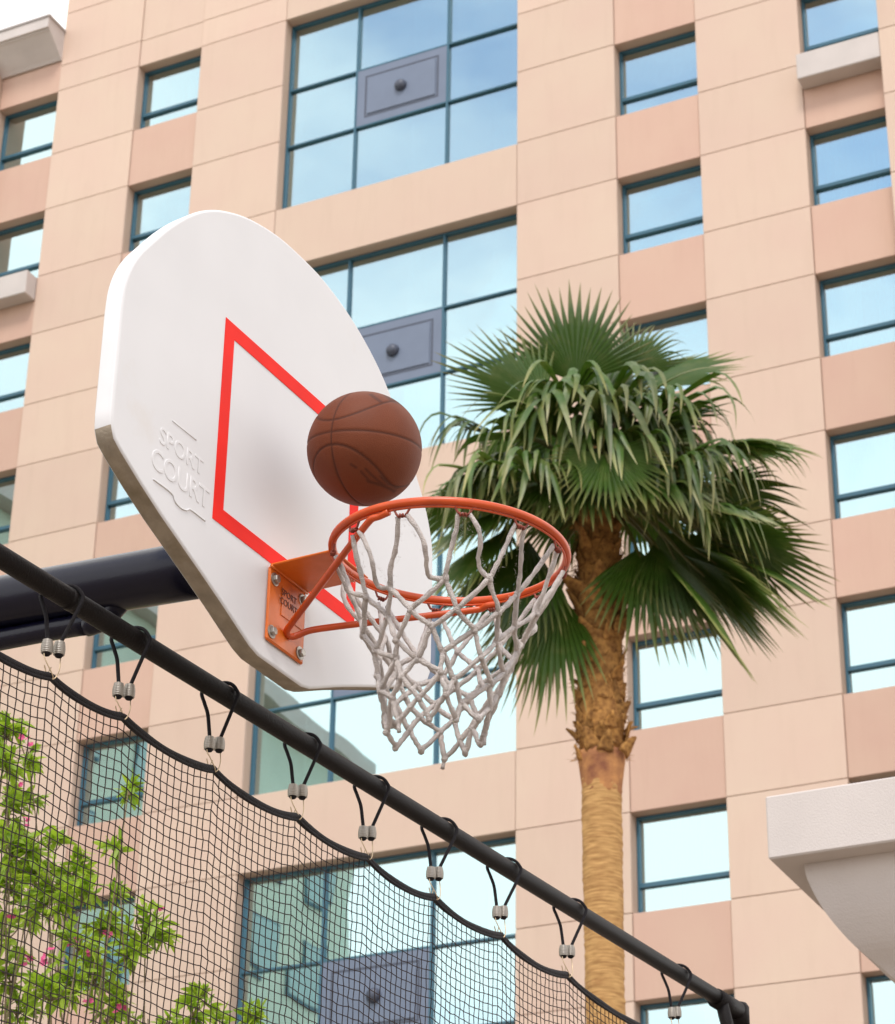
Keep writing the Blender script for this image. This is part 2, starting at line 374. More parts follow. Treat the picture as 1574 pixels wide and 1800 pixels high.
# windows
def curtain_mesh(w, h, a=0.035, n=60):
    mb = MB(); vs = []; ph = random.random() * 6
    for i in range(n + 1):
        u = -w / 2 + w * i / n; y = a * math.sin(i * 1.25 + ph + 0.8 * math.sin(i * 0.31)) + 0.5 * a * math.sin(i * 0.47)
        vs += [(u, y, -h / 2), (u, y, h / 2)]
    return mb.add(vs, [(2 * i, 2 * i + 2, 2 * i + 3, 2 * i + 1) for i in range(n)]).mesh('curtain', m_curtain, True)
def pane_mesh(w, h): return MB().box(-w / 2, w / 2, 0, 0.012, -h / 2, h / 2).mesh('pane', m_glass)
FR = 0.045
for c in (C1, C2, C3, C4):
    w = c[1] - c[0]; fm = MB()
    tz = -WH / 2 + 0.50
    fm.box(-w / 2 + 0.003, -w / 2 + FR, 0, 0.09, -WH / 2 + 0.003, WH / 2 - 0.003)
    fm.box(w / 2 - FR, w / 2 - 0.003, 0, 0.09, -WH / 2 + 0.003, WH / 2 - 0.003)
    fm.box(-w / 2 + FR, w / 2 - FR, 0, 0.09, WH / 2 - FR, WH / 2 - 0.003)
    fm.box(-w / 2 + FR, w / 2 - FR, 0, 0.09, -WH / 2 + 0.003, -WH / 2 + FR)
    frame = fm.mesh('window', m_frame)
    trm = MB().box(-w / 2 + FR, w / 2 - FR, -0.012, 0.085, -0.034, 0.034).mesh('transom', m_frame)
    h1 = WH / 2 - FR - (tz + 0.034); h2 = (tz - 0.034) - (-WH / 2 + FR)
    p1, p2 = pane_mesh(w - 2 * FR, h1), pane_mesh(w - 2 * FR, h2)
    cms = [curtain_mesh(w * 0.99, WH * 0.99) for _ in range(2)] + [curtain_mesh(w * 0.40, WH * 0.99, n=26)]
    for k in range(KTOP, KBOT + 1):
        win = put('window', frame, hotel, ((c[0] + c[1]) / 2, REC, (head(k) + sill(k)) / 2))
        put('transom', trm, win, (0, 0, tz))
        a = put('pane', p1, win, (0, 0.05, tz + 0.034 + h1 / 2), (R_(random.uniform(-.25, .25)), 0, R_(random.uniform(-.3, .3))))
        b = put('pane', p2, win, (0, 0.05, tz - 0.034 - h2 / 2), (R_(random.uniform(-.25, .25)), 0, R_(random.uniform(-.3, .3))))
        q = random.random()
        if q < 0.6: put('curtain', cms[random.randrange(2)], win, (0, 0.26, 0))
        elif q < 0.9:
            put('curtain', cms[2], win, (-w * 0.28, 0.26, 0)); put('curtain', cms[2], win, (w * 0.29, 0.26, 0))

# tall three-light windows, one metal panel in the middle of each
def big_window(k):
    z1, z0 = head(k), sill(k + 1); H = z1 - z0; zc = (z0 + z1) / 2
    r1, r2 = sill(k) - zc, head(k + 1) - zc
    us = [BG[0], MU[0], MU[1], BG[1]]; uc = (BG[0] + BG[1]) / 2; us = [u - uc for u in us]
    mb = MB(); f = 0.04
    mb.box(us[0] + .003, us[0] + f + .01, 0, .1, -H / 2 + .003, H / 2 - .003); mb.box(us[3] - f, us[3] - .003, 0, .1, -H / 2 + .003, H / 2 - .003)
    mb.box(us[0] + f + .01, us[3] - f, 0, .1, H / 2 - f - .01, H / 2 - .003); mb.box(us[0] + f + .01, us[3] - f, 0, .1, -H / 2 + .003, -H / 2 + f)
    win = put('curtain_window', mb.mesh('curtain_window', m_frame), hotel, (uc, REC, zc))
    vm = MB().box(-.021, .021, -.012, .09, -H / 2 + f, H / 2 - f - .01).mesh('mullion', m_frame)
    for u in us[1:3]: put('mullion', vm, win, (u, 0, 0))
    colw = [(us[0] + f + .01, us[1] - .021), (us[1] + .021, us[2] - .021), (us[2] + .021, us[3] - f)]
    rows = [(r1 + .018, H / 2 - f - .01), (r2 + .018, r1 - .018), (-H / 2 + f, r2 - .018)]
    for i, (a, b) in enumerate(colw):
        hm = MB().box(a, b, -.008, .085, -.018, .018).mesh('transom', m_frame)
        for r in (r1, r2): put('transom', hm, win, (0, 0, r))
        for j, (c, d) in enumerate(rows):
            if i == 1 and j == 1: continue
            put('pane', pane_mesh(b - a, d - c), win, ((a + b) / 2, .05, (c + d) / 2), (R_(random.uniform(-.2, .2)), 0, R_(random.uniform(-.3, .3))))
            q = random.random()
            if j != 1:
                if q < 0.45: put('curtain', curtain_mesh(b - a, d - c), win, ((a + b) / 2, .3, (c + d) / 2))
                elif q < 0.85: put('curtain', curtain_mesh((b - a) * .45, d - c, n=30), win, ((a + b) / 2 + (b - a) * .27, .3, (c + d) / 2))
    # metal panel
    a, b = colw[1]; c, d = rows[1]
    pn = MB().box(-(b - a) / 2, (b - a) / 2, 0, .05, -(d - c) / 2, (d - c) / 2).build('metal_panel', m_panel, win)
    pn.location = ((a + b) / 2, -.004, (c + d) / 2)
    w2, h2 = (b - a) / 2 - .17, (d - c) / 2 - .17
    gr = MB(); t = .035
    gr.box(-w2, w2, -.004, .0, h2 - t, h2); gr.box(-w2, w2, -.004, .0, -h2, -h2 + t)
    gr.box(-w2, -w2 + t, -.0035, .0, -h2 + t, h2 - t); gr.box(w2 - t, w2, -.0035, .0, -h2 + t, h2 - t)
    gr.build('groove', m_panel_dark, pn)
    MB().box(-w2 + .06, w2 - .06, -.022, -.0005, -h2 + .06, h2 - .06).build('raised_field', m_panel, pn, bevel=0.008)
    kn = MB(); kn.lathe([(0.125, 0), (0.125, .03), (.11, .07), (.075, .105), (.03, .122)], 24, (0, -.0225, 0), (0, -1, 0))
    kn.build('round_boss', m_panel_dark, pn, smooth=True)
for k in (-1, 1, 3, 5, 7): big_window(k)

# cornices over the outer bays: thin metal edge, fascia, cove; flat return at the tower side
def cornice(u0, u1, parent, name='cornice'):
    prof = [(0.0, 34.28), (-.60, 34.28), (-.60, 34.02), (-.545, 34.02), (-.545, 33.985), (-.50, 33.965), (-.42, 33.90), (-.30, 33.80), (-.18, 33.69), (-.08, 33.60), (-.03, 33.545), (0.0, 33.545)]
    n = len(prof)
    mb = MB(); mb.add([(u, y, z) for u in (u0, u1) for y, z in prof], [(i, i + 1, n + i + 1, n + i) for i in range(n - 1)] + [tuple(range(n))[::-1], tuple(range(n, 2 * n))])
    o = mb.build(name, m_white_stucco, parent)
    MB().box(u0 - .01, u1 + .03, -.63, .25, 34.283, 34.335).build('metal_edge', m_cap_metal, o)
    return o
cornice(C1[0] - 7.45, C1[1] + 0.012, hotel)
cornice(C4[0] - 0.012, C4[1] + 9.6, hotel)
cornice_top = MB().box(C1[1] - .45, C4[0] + .45, -.5, 0.6, ROOF + 0.002, ROOF + .35); cornice_top.build('parapet_cap', m_white_stucco, hotel, bevel=.02)
# sill ledges below the outer windows of the second floor from the top
for (a, b) in ((C1[0] + .004, C1[1] - 0.01), (C4[0] + 0.01, C4[1] - .004)):
    MB().box(a, b, -.33, .018, sill(0) - .56, sill(0) - .02).build('sill_ledge', m_white_stucco, hotel, bevel=.015)

# side wing, out of the picture to the left, mirrored in the lower windows
wing = empty('hotel_wing', hotel.location, PHI)
tag(wing, 'long side wing of the hotel, mirrored in the lower left windows', 'building')
WU, WY = -35.0, -30.0
MB().box(WU - 16, WU, WY, 0.8, 0, 30.2).build('wall', mat('sage_stucco', (0.62, 0.70, 0.58), 0.85, var=0.05, vscale=1.0), wing)
MB().box(WU - 16.4, WU + .5, WY - .5, 1.2, 30.21, 30.8).build('cornice', m_white_stucco, wing)
wfm = MB().box(-.004, .05, -.8, .8, -.85, .85).mesh('window', m_frame)
wpm = MB().box(0, .02, -.72, .72, -.77, .77).mesh('pane', mat('dull_pane', (0.36, 0.50, 0.48), 0.4))
for k in range(9):
    for j in range(9):
        w_ = put('window', wfm, wing, (WU + .005, WY + 2.2 + 3.2 * j, 2.2 + 3.0 * k)); put('pane', wpm, w_, (.055, 0, 0))

# ------------------------------------------------------------------ stucco column with flared cap, right foreground
P0 = ray(1345, 1400); P0 = P0 * (11.0 / P0[1]) + CAM
col = empty('stucco_pillar', (P0[0], P0[1], 0), PHI)
tag(col, 'white stucco pillar with flared cap at the lower right edge', 'pillar')
ZT = P0[2]; WID = 2.3
def sq_ring(q, z): return [(q, q, z), (WID - q, q, z), (WID - q, WID - q, z), (q, WID - q, z)]
def sq_loft(name, prof, parent, m, bev=0.0, capt=True):
    mb = MB(); vs = []
    for q, z in prof: vs += sq_ring(q, z)
    fs = []
    for i in range(len(prof) - 1):
        for e in range(4): fs.append((4 * i + e, 4 * i + (e + 1) % 4, 4 * i + 4 + (e + 1) % 4, 4 * i + 4 + e))
    fs += [(3, 2, 1, 0), tuple(4 * (len(prof) - 1) + e for e in range(4))]
    o = mb.add(vs, fs).build(name, m, parent, bevel=bev)
    return o
slab = sq_loft('cap_slab', [(0, ZT - .315), (0, ZT)], col, m_white_stucco, .008)
cove = [(0.86, -1.16), (0.80, -1.13), (.70, -1.05), (.60, -.965), (.50, -.875), (.444, -.824), (.391, -.767), (.301, -.684), (.222, -.575), (.178, -.49), (.155, -.43), (.138, -.372), (.132, -.3155)]
_cv = spline([(q, z, 0) for q, z in cove], 4)
sq_loft('flared_cove', [(p[0], ZT + p[1]) for p in _cv], col, m_white_stucco)
sq_loft('shaft', [(.86, 0), (.86, ZT - 1.158)], col, m_white_stucco)

# ------------------------------------------------------------------ basketball hoop
O = v3((-0.3356, 4.6239, 2.3103 + CAM_Z)); AZ = 0.4973
T = v3((math.sin(AZ), math.cos(AZ), 0)); N = v3((math.cos(AZ), -math.sin(AZ), 0)); Z = v3((0, 0, 1))
hoop = bpy.data.objects.new('basketball_hoop', None); hoop.empty_display_size = .1; link(hoop)
# local frame: x = along the board, y = out from the board towards the court, z = up
hoop.matrix_world = Matrix(((T[0], N[0], 0, O[0]), (T[1], N[1], 0, O[1]), (0, 0, 1, O[2]), (0, 0, 0, 1)))
# (x, y, z) is left-handed with T, N, Z -> keep it right-handed by mirroring x
hoop.matrix_world = Matrix(((-T[0], N[0], 0, O[0]), (-T[1], N[1], 0, O[1]), (0, 0, 1, O[2]), (0, 0, 0, 1)))
tag(hoop, 'white fan-shaped basketball backboard with orange rim on a dark pipe arm', 'basketball hoop')
def H(t, n_, z): return (-t, n_, z)      # board coordinates -> hoop local

half = [(0, .800), (.10, .795), (.20, .774), (.28, .745), (.36, .703), (.43, .648), (.50, .575), (.56, .499), (.598, .447), (.622, .40), (.636, .352), (.640, .30), (.640, .07), (.637, .035), (.625, .010), (.600, -.006), (.528, -.042), (.457, -.074), (.373, -.107), (.309, -.132), (.228, -.165), (.142, -.203), (.118, -.213), (.085, -.221)]
_arc = spline([(-half[1][0], half[1][1], 0)] + [(t, z, 0) for t, z in half[:12]], 5)[5:]
half = [(p[0], p[1]) for p in _arc] + half[12:]
half[0] = (0.0, half[0][1])
outl = [(t, z) for t, z in half] + [(-t, z) for t, z in half[::-1] if t > 1e-6]
# smooth the upper arc
bm = bmesh.new()
TH = 0.046
fv = [bm.verts.new(H(t, 0, z)) for t, z in outl]; bv = [bm.verts.new(H(t * 0.995, -TH, z * 0.995)) for t, z in outl]
ff = bm.faces.new(fv); bb = bm.faces.new(bv[::-1]); k = len(outl)
side = [bm.faces.new((fv[i], bv[i], bv[(i + 1) % k], fv[(i + 1) % k])) for i in range(k)]
bmesh.ops.recalc_face_normals(bm, faces=bm.faces)
fe = [e for e in ff.edges]
be = [e for e in bb.edges]
bmesh.ops.bevel(bm, geom=fe + be, offset=.007, segments=3, affect='EDGES', profile=.5)
me = bpy.data.meshes.new('backboard'); bm.to_mesh(me); bm.free()
me.materials.append(m_board); me.materials.append(m_board_edge); me.materials.append(m_board_grime_shade)
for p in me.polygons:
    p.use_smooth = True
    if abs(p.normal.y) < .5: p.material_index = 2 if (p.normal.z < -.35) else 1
me.polygons.foreach_get
board = link(bpy.data.objects.new('backboard', me), hoop)
for p in me.polygons:
    if p.area > .3: p.use_smooth = False
# red target square
sq = MB(); a, h_, w_ = .2835, .476, .036; y0, y1 = .0003, .0012
for (t0, t1, z0, z1) in ((-a, a, h_ - w_, h_), (-a, a, 0, w_), (-a, -a + w_, w_, h_ - w_), (a - w_, a, w_, h_ - w_)):
    sq.box(-t1, -t0, y0, y1, z0, z1)
sq.build('target_square', m_red, board)

def text_mesh(s, size, extrude, m, name, bevel=0.0, spacing=1.0, offset=0.0):
    cu = bpy.data.curves.new(name, 'FONT'); cu.body = s; cu.size = size; cu.extrude = extrude; cu.bevel_depth = bevel; cu.bevel_resolution = 1
    cu.align_x = 'CENTER'; cu.align_y = 'CENTER'; cu.space_character = spacing; cu.offset = offset; cu.resolution_u = 4
    ob = bpy.data.objects.new(name, cu); scene.collection.objects.link(ob)
    dg = bpy.context.evaluated_depsgraph_get(); dg.update()
    me = bpy.data.meshes.new_from_object(ob.evaluated_get(dg)); me.name = name
    bpy.data.objects.remove(ob); bpy.data.curves.remove(cu)
    me.materials.clear(); me.materials.append(m); return me
# text lies in xy; stand it up on the board face: x -> +T (local -x), y -> z, z -> +N
TXT = Matrix(((-1, 0, 0, 0), (0, 0, 1, 0), (0, 1, 0, 0), (0, 0, 0, 1)))
def on_board(me, name, t, z, n_, parent, sx=1.0):
    o = bpy.data.objects.new(name, me); link(o, parent)
    o.matrix_local = Matrix.Translation(H(t, n_, z)) @ TXT @ Matrix.Diagonal((sx, 1, 1, 1)); return o
on_board(text_mesh('SPORT', .052, .0008, m_board, 'embossed_letters', .0006, 1.0), 'embossed_letters', -.405, .090, -.0004, board, 1.0)
on_board(text_mesh('COURT', .064, .0009, m_board, 'embossed_letters', .0008, .95), 'embossed_letters', -.402, .030, -.0005, board, .96)
em = MB()
MB().tube([H(-.445, .0, .142), H(-.358, .0, .142)], .0016, 6).build('embossed_border', m_board, board, smooth=True)
em.tube(spline([H(-.492, .001, -.014), H(-.43, .001, -.014), H(-.415, .001, -.026), H(-.395, .001, -.030), H(-.375, .001, -.026), H(-.36, .001, -.018), H(-.308, .001, -.018)], 6), .0016, 6)
em.build('embossed_border', m_board, board, smooth=True)

# rim bracket
br = MB().box(-.073, .073, .0015, .0075, -.178, -.012)
br_o = br.build('rim_bracket', m_orange, hoop, bevel=.004)
MB().box(-.072, .072, .0078, .158, -.0115, -.0065).build('top_plate', m_orange, br_o, bevel=.0015)
MB().tube([H(-.072, .0098, -.0125), H(.072, .0098, -.0125)], .0035, 8).build('bend', m_orange, br_o, smooth=True)
for (t, z) in ((-.054, -.036), (-.056, -.156), (.056, -.158), (.056, -.036)):
    bl = MB(); bl.lathe([(.0145, 0), (.0145, .002), (.012, .0028)], 20, H(t, .0078, z), (0, 1, 0)); wsh = bl.build('bolt', m_bolt, br_o)
    hx = MB(); hx.lathe([(.0095, .003), (.0095, .0085), (.008, .0105)], 6, H(t, .0078, z), (0, 1, 0)); hx.build('bolt_head', m_bolt, wsh)
stk = MB().box(-.062, .024, .0078, .0092, -.104, -.036).build('maker_plate', m_orange, br_o, bevel=.0005)
on_board(text_mesh('SPORT\nCOURT', .021, .0003, m_ink, 'printed_letters'), 'printed_letters', .002, -.062, .0098, stk, .95)

# rim ring, drooping a little at the front
RC = v3((0.0003, 0.3879, -0.0363)); RR = .237
C_w = v3((.00545, 4.43922, 2.27402 + CAM_Z))
nzw = unit((.0359, -.03616, 1)); aw = unit(N - nzw * (N @ nzw)); bw = np.cross(nzw, aw)   # aw: away from the board, bw ~ +T
def toH(p):
    e = v3(p) - O; return np.array([-(e @ T), e @ N, e[2]])
def ringp(deg, r=RR, dz=0.0):
    t = R_(deg); return C_w + r * (math.cos(t) * aw + math.sin(t) * bw) + nzw * dz
rim = MB().tube([toH(ringp(d)) for d in np.arange(0, 360, 3)], .0085, 14, closed=True).build('rim', m_rim, hoop, smooth=True)
# thin wire below the rim that carries the hooks
HOOKS = [5 + 30 * i for i in range(12)]
wire = []
MB().tube([toH(ringp(d, RR - .003, -.0105)) for d in np.arange(0, 360, 3)], .0023, 6, closed=True).build('hook_wire', m_rim, rim, smooth=True)
for d in HOOKS:
    hk = MB(); pts = []
    for i in range(40):
        f = i / 39; dd = d - 4.2 + 8.4 * f
        curl = 3.0 * 2 * math.pi * min(max((f - .25) / .5, 0), 1)
        dz = -.0105 - .0125 * min(1, f / .2, (1 - f) / .2) - .0045 * (1 - math.cos(curl)) / 2
        rr = RR - .003 + .0045 * math.sin(curl)
        pts.append(toH(ringp(dd, rr, dz)))
    hk.tube(pts, .0024, 6); hk.build('net_hook', m_rusty, rim, smooth=True)
# V brace rod
pts = [ringp(262, RR - .004, -.013), ringp(257, RR - .012, -.018), ]
plA = O + N * .016 + T * -.008 + Z * -.132
b1 = [toH(ringp(268, RR - .002, -.0135)), toH(ringp(262, RR - .006, -.0155)), toH(ringp(258, RR + .002, -.020)), toH(O + N * .05 + T * -.028 + Z * -.118), toH(O + N * .014 + T * -.010 + Z * -.136), toH(O + N * .009 + T * .004 + Z * -.140)]
b2 = [toH(ringp(92, RR - .002, -.0135)), toH(ringp(98, RR - .006, -.0155)), toH(ringp(102, RR + .002, -.020)), toH(O + N * .05 + T * .032 + Z * -.122), toH(O + N * .016 + T * .018 + Z * -.138), toH(O + N * .009 + T * .004 + Z * -.141)]
def soft(p):  # straight runs with rounded bends
    out = []
    for i in range(len(p) - 1):
        for t in np.linspace(0, 1, 8, endpoint=False): out.append(p[i] * (1 - t) + p[i + 1] * t)
    out.append(p[-1]); out = np.array(out)
    for _ in range(3): out[1:-1] = .25 * out[:-2] + .5 * out[1:-1] + .25 * out[2:]
    return out
MB().tube(soft(b1), .0072, 10).build('brace_rod', m_rim, hoop, smooth=True)
MB().tube(soft(b2), .0072, 10).build('brace_rod', m_rim, hoop, smooth=True)

# support arm behind the board
def A(n_, z, t=0.0): return np.array([-t, n_, z])
MB().tube([A(-.10, .055), A(-.31, .069), A(-.75, .096), A(-2.6, .20)], [.063, .063, .062, .062], 28).build('support_arm', m_navy_pipe, hoop, smooth=True)
MB().tube(spline([A(-.415, .055, .01), A(-.44, .025, .01), A(-.50, -.004, .01), A(-.74, .010, .01), A(-2.6, .06, .01)], 6), .0245, 20).build('lower_brace', m_navy_pipe, hoop, smooth=True)
mb = MB().box(-.14, .14, -.075, -.0465, -.16, .34); mb.build('mounting_plate', m_navy_pipe, hoop, bevel=.004)
MB().tube([A(-.076, .055), A(-.12, .056)], .08, 28).build('arm_flange', m_navy_pipe, hoop, smooth=False)
for t, z in ((-.1, .12), (.1, .12), (-.1, -.02), (.1, -.02)):
    b_ = MB(); b_.lathe([(.012, 0), (.012, .01)], 6, H(t, -.0755, z), (0, -1, 0)); b_.build('bolt', m_bolt, hoop)
MB().tube([A(-2.6, .30), A(-2.6, -O[2] + .002)], .085, 28).build('post', m_navy_pipe, hoop, smooth=True)

# ------------------------------------------------------------------ basketball net
net = empty('basketball_net', tuple(C_w))
tag(net, 'frayed white rope net hanging from the orange rim', 'net')
def NP(deg, r, z, dx=0.0, dy=0.0):
    t = R_(deg); q = r * (math.cos(t) * aw + math.sin(t) * bw); return np.array([q[0] + dx, q[1] + dy, z])
rowz = [-.030, -.143, -.190, -.233, -.274, -.315, -.354, -.392]
rowr = [.230, .172, .155, .138, .122, .109, .100, .092]
nodes = []
nr = np.random.default_rng(11)
for j, (z, r) in enumerate(zip(rowz, rowr)):
    row = []
    for i in range(12):
        d = HOOKS[i] + (15 if j % 2 else 0)
        k_ = j / 7
        jit = nr.normal(0, .006, 3) * (0 if j == 0 else 1)
        jit[2] *= .9
        # the lower hem is gathered and pulled a little to the left
        p = NP(d + (nr.normal(0, 3.0) if j else 0), r + (nr.normal(0, .006) if j else 0), z) + jit + np.array([-.022, .010, 0]) * k_ ** 1.5
        if j == 7: p[2] += nr.choice([0, .0, .012, -.008])
        row.append(p)
    nodes.append(row)
cords = MB()
def strand(p, q, r, sag=0.0, side=0.0, n=9):
    p, q = v3(p), v3(q); out = []; L = np.linalg.norm(q - p)
    w = np.cross(unit(q - p), Z)
    w = w / (np.linalg.norm(w) + 1e-9)
    ph = nr.uniform(0, 6)
    for i in range(n):
        t = i / (n - 1); b = math.sin(math.pi * t)
        s2 = math.sin(2 * math.pi * t)
        out.append(p * (1 - t) + q * t + np.array([0, 0, -sag * b]) + w * (side * s2) + nr.normal(0, .0005, 3))
    rr = [r * (1 + nr.uniform(-.16, .16)) for _ in range(n)]
    cords.tube(out, rr, 8)
slack = {(8, 1): (.030, .018), (9, 1): (.034, .02), (9, 0): (.004, .003), (10, 1): (.010, .012), (7, 1): (.03, -.012), (2, 0): (.02, .01), (6, 1): (.025, .01)}
for i in range(12):
    for s in (0, 1):
        q = nodes[1][i] if s else nodes[1][i - 1]
        start = nodes[0][i] + (NP(HOOKS[i] + (2.6 if s else -2.6), .230, 0) - NP(HOOKS[i], .230, 0))
        sg, sd = slack.get((i, s), (nr.uniform(0, .004), nr.uniform(-.003, .003)))
        strand(start, q, .0050, sg, sd, 16)
for j in range(1, 7):
    for i in range(12):
        a_, b_ = ((i, (i + 1) % 12) if j % 2 else ((i - 1) % 12, i))
        for q in (nodes[j + 1][a_], nodes[j + 1][b_]): strand(nodes[j][i], q, .0052, nr.uniform(-.001, .004), nr.uniform(-.002, .002), 8)
# short loose ends
for i in (0, 3, 8): strand(nodes[7][i], nodes[7][i] + np.array([nr.normal(0, .006), 0, -.022]), .004, 0, 0, 4)
cords.build('cord', m_rope, net, smooth=True)
kmesh = []
for q in range(3):
    kb = MB(); kb.lathe([(.002, -.0095), (.0056 + .0005 * q, -.006), (.0068, -.001), (.0060, .005), (.002, .0095)], 9)
    kmesh.append(kb.mesh('knot', m_rope, True))
for j in range(1, 8):
    for i in range(12): put('knot', kmesh[(i + j) % 3], net, tuple(nodes[j][i]), tuple(nr.uniform(-.6, .6, 3)))
fz = MB()
fib = []
for j in range(0, 7):
    for i in range(12):
        for q in range(110 if j else 160):
            k2 = (i + nr.integers(0, 2)) % 12 if j % 2 else (i - nr.integers(0, 2)) % 12
            a_ = nodes[j][i]; b_ = nodes[j + 1][k2]; t = nr.uniform(0, 1)
            c = a_ * (1 - t) + b_ * t + nr.normal(0, .004, 3); d_ = unit(nr.normal(0, 1, 3)); e_ = unit(np.cross(d_, nr.normal(0, 1, 3)))
            l_ = nr.uniform(.003, .008)
            fz.add([c + e_ * .00035, c - e_ * .00035, c + d_ * l_], [(0, 1, 2)])
o = fz.build('frayed_fibres', m_rope, net); tag(o, kind='stuff')

# ------------------------------------------------------------------ basketball
bc = CAM + ray(641, 789) * 5.17
ball = None
def make_ball():
    Yv = unit(rgt * -.54 + upv * .275 - fw * .80)
    Xv = rgt * 1.0 - upv * .06; Xv = unit(Xv - Yv * (Xv @ Yv)); Zv = np.cross(Xv, Yv)
    if Zv @ upv < 0: Zv = -Zv
    nu, nv = 220, 130; RB = .1205
    vs = []; colr = []
    inkseg = [((.50, -.62), (.60, -.80)), ((.60, -.80), (.44, -.78)), ((.42, -.66), (.46, -.76)), ((.64, -.70), (.66, -.86)), ((.36, -.60), (.30, -.56)), ((.38, .80), (.62, .62)), ((.50, .86), (.70, .70))]
    for j in range(nv + 1):
        la = -math.pi / 2 + math.pi * j / nv
        for i in range(nu):
            lo = 2 * math.pi * i / nu
            p = np.array([math.cos(la) * math.sin(lo), math.cos(la) * math.cos(lo), math.sin(la)])   # x,y,z local, lo from +y
            d1 = abs(math.asin(max(-1, min(1, p[2])))); d2 = abs(math.asin(max(-1, min(1, p[0]))))
            th = math.atan2(p[0], p[1]); lat = math.asin(max(-1, min(1, p[2])))
            lc = R_(13) + R_(36) * math.sin(th) ** 2; slope = R_(36) * abs(math.sin(2 * th)) / max(.3, math.cos(lat))
            d3 = abs(abs(lat) - lc) / math.sqrt(1 + slope ** 2)
            d = min(d1, d2, d3) * RB
            gq = max(0.0, 1 - (d / .0034) ** 2)
            ink = 0.0
            if p[1] > -.2:
                for (s0, s1) in inkseg:
                    s0, s1 = np.array(s0), np.array(s1); q = np.array([p[0], p[2]]); ab = s1 - s0
                    t = max(0, min(1, (q - s0) @ ab / (ab @ ab))); dd = np.linalg.norm(q - s0 - ab * t)
                    ink = max(ink, 1 - min(1, max(0, (dd - .012) / .02)))
            r = RB - .0016 * gq
            vs.append((Xv * p[0] + Yv * p[1] + Zv * p[2]) * r); colr.append(max(gq, .8 * ink))
    fs = []
    for j in range(nv):
        for i in range(nu): fs.append((j * nu + i, j * nu + (i + 1) % nu, (j + 1) * nu + (i + 1) % nu, (j + 1) * nu + i))
    m = bpy.data.materials.new('worn_brown_ball_leather'); m.use_nodes = True; n, l = m.node_tree.nodes, m.node_tree.links; b = n['Principled BSDF']
    b.inputs['Roughness'].default_value = .6; b.inputs['Specular IOR Level'].default_value = .2
    at = n.new('ShaderNodeAttribute'); at.attribute_name = 'seam'
    tc = n.new('ShaderNodeTexCoord'); nz_ = n.new('ShaderNodeTexNoise'); nz_.inputs['Scale'].default_value = 14; nz_.inputs['Detail'].default_value = 6; l.new(tc.outputs['Object'], nz_.inputs['Vector'])
    m1 = n.new('ShaderNodeMix'); m1.data_type = 'RGBA'; m1.inputs[6].default_value = (.175, .047, .018, 1); m1.inputs[7].default_value = (.115, .030, .012, 1); l.new(nz_.outputs['Fac'], m1.inputs[0])
    m2 = n.new('ShaderNodeMix'); m2.data_type = 'RGBA'; m2.inputs[7].default_value = (.055, .018, .010, 1); l.new(m1.outputs[2], m2.inputs[6])
    ml = n.new('ShaderNodeMath'); ml.operation = 'MULTIPLY'; ml.inputs[1].default_value = .85; l.new(at.outputs['Fac'], ml.inputs[0]); l.new(ml.outputs[0], m2.inputs[0]); l.new(m2.outputs[2], b.inputs['Base Color'])
    vo = n.new('ShaderNodeTexVoronoi'); vo.inputs['Scale'].default_value = 420; l.new(tc.outputs['Object'], vo.inputs['Vector'])
    bp = n.new('ShaderNodeBump'); bp.inputs['Strength'].default_value = .35; bp.inputs['Distance'].default_value = .001; l.new(vo.outputs['Distance'], bp.inputs['Height']); l.new(bp.outputs['Normal'], b.inputs['Normal'])
    o = MB().add(vs, fs, colr).build('basketball', m, None, smooth=True, attr='seam'); o.location = bc
    bmx = bmesh.new(); bmx.from_mesh(o.data); bmesh.ops.remove_doubles(bmx, verts=bmx.verts, dist=1e-5); bmesh.ops.recalc_face_normals(bmx, faces=bmx.faces); bmx.to_mesh(o.data); bmx.free()
    o.data.polygons.foreach_set('use_smooth', [True] * len(o.data.polygons))
    return tag(o, 'brown leather basketball in mid-air just above the rim', 'ball')
ball = make_ball()

# ------------------------------------------------------------------ fence frame: rail, corner post, brace
r0 = v3((-0.866, 4.275, 2.166 + CAM_Z)); r1 = v3((0.81041, 7.04853, 2.166 + CAM_Z)); rd = unit(r1 - r0); rn = np.array([rd[1], -rd[0], 0.0])
frame_o = bpy.data.objects.new('fence_frame', None); link(frame_o)
frame_o.matrix_world = Matrix(((rd[0], -rn[0], 0, r0[0]), (rd[1], -rn[1], 0, r0[1]), (0, 0, 1, r0[2]), (0, 0, 0, 1)))
# local: x along the rail, -y towards the camera, z up from the rail axis
tag(frame_o, 'black steel pipe rail slanting across the front with its corner post', 'fence frame')
ZG = -r0[2]
S_END = 3.40
MB().tube([(-1.6, 0, 0), (0, 0, 0), (1.6, 0, 0), (3.30, 0, 0)], .0222, 24).build('top_rail', m_black_pipe, frame_o, smooth=True)
MB().tube([(.205, 0, 0), (.225, 0, 0)], .0230, 24).build('tape_band', m_black_pipe, frame_o, smooth=True)
MB().tube([(S_END, 0, ZG + .002), (S_END, 0, .008)], .026, 24).build('corner_post', m_black_pipe, frame_o, smooth=True)
cp = MB(); cp.lathe([(.031, -.05), (.031, .010), (.024, .022), (.010, .027)], 24, (S_END, 0, 0)); cp.build('post_cap', m_black_pipe, frame_o, smooth=True)
MB().tube([(3.24, 0, -.004), (S_END - .02, 0, -.004)], .029, 24).build('rail_socket', m_black_pipe, frame_o, smooth=True)
MB().tube([(3.26, -.01, -.02), (3.30, -.012, -.10), (3.36, -.012, -.40), (3.385, -.012, -.75)], .019, 16).build('corner_brace', m_black_pipe, frame_o, smooth=True)
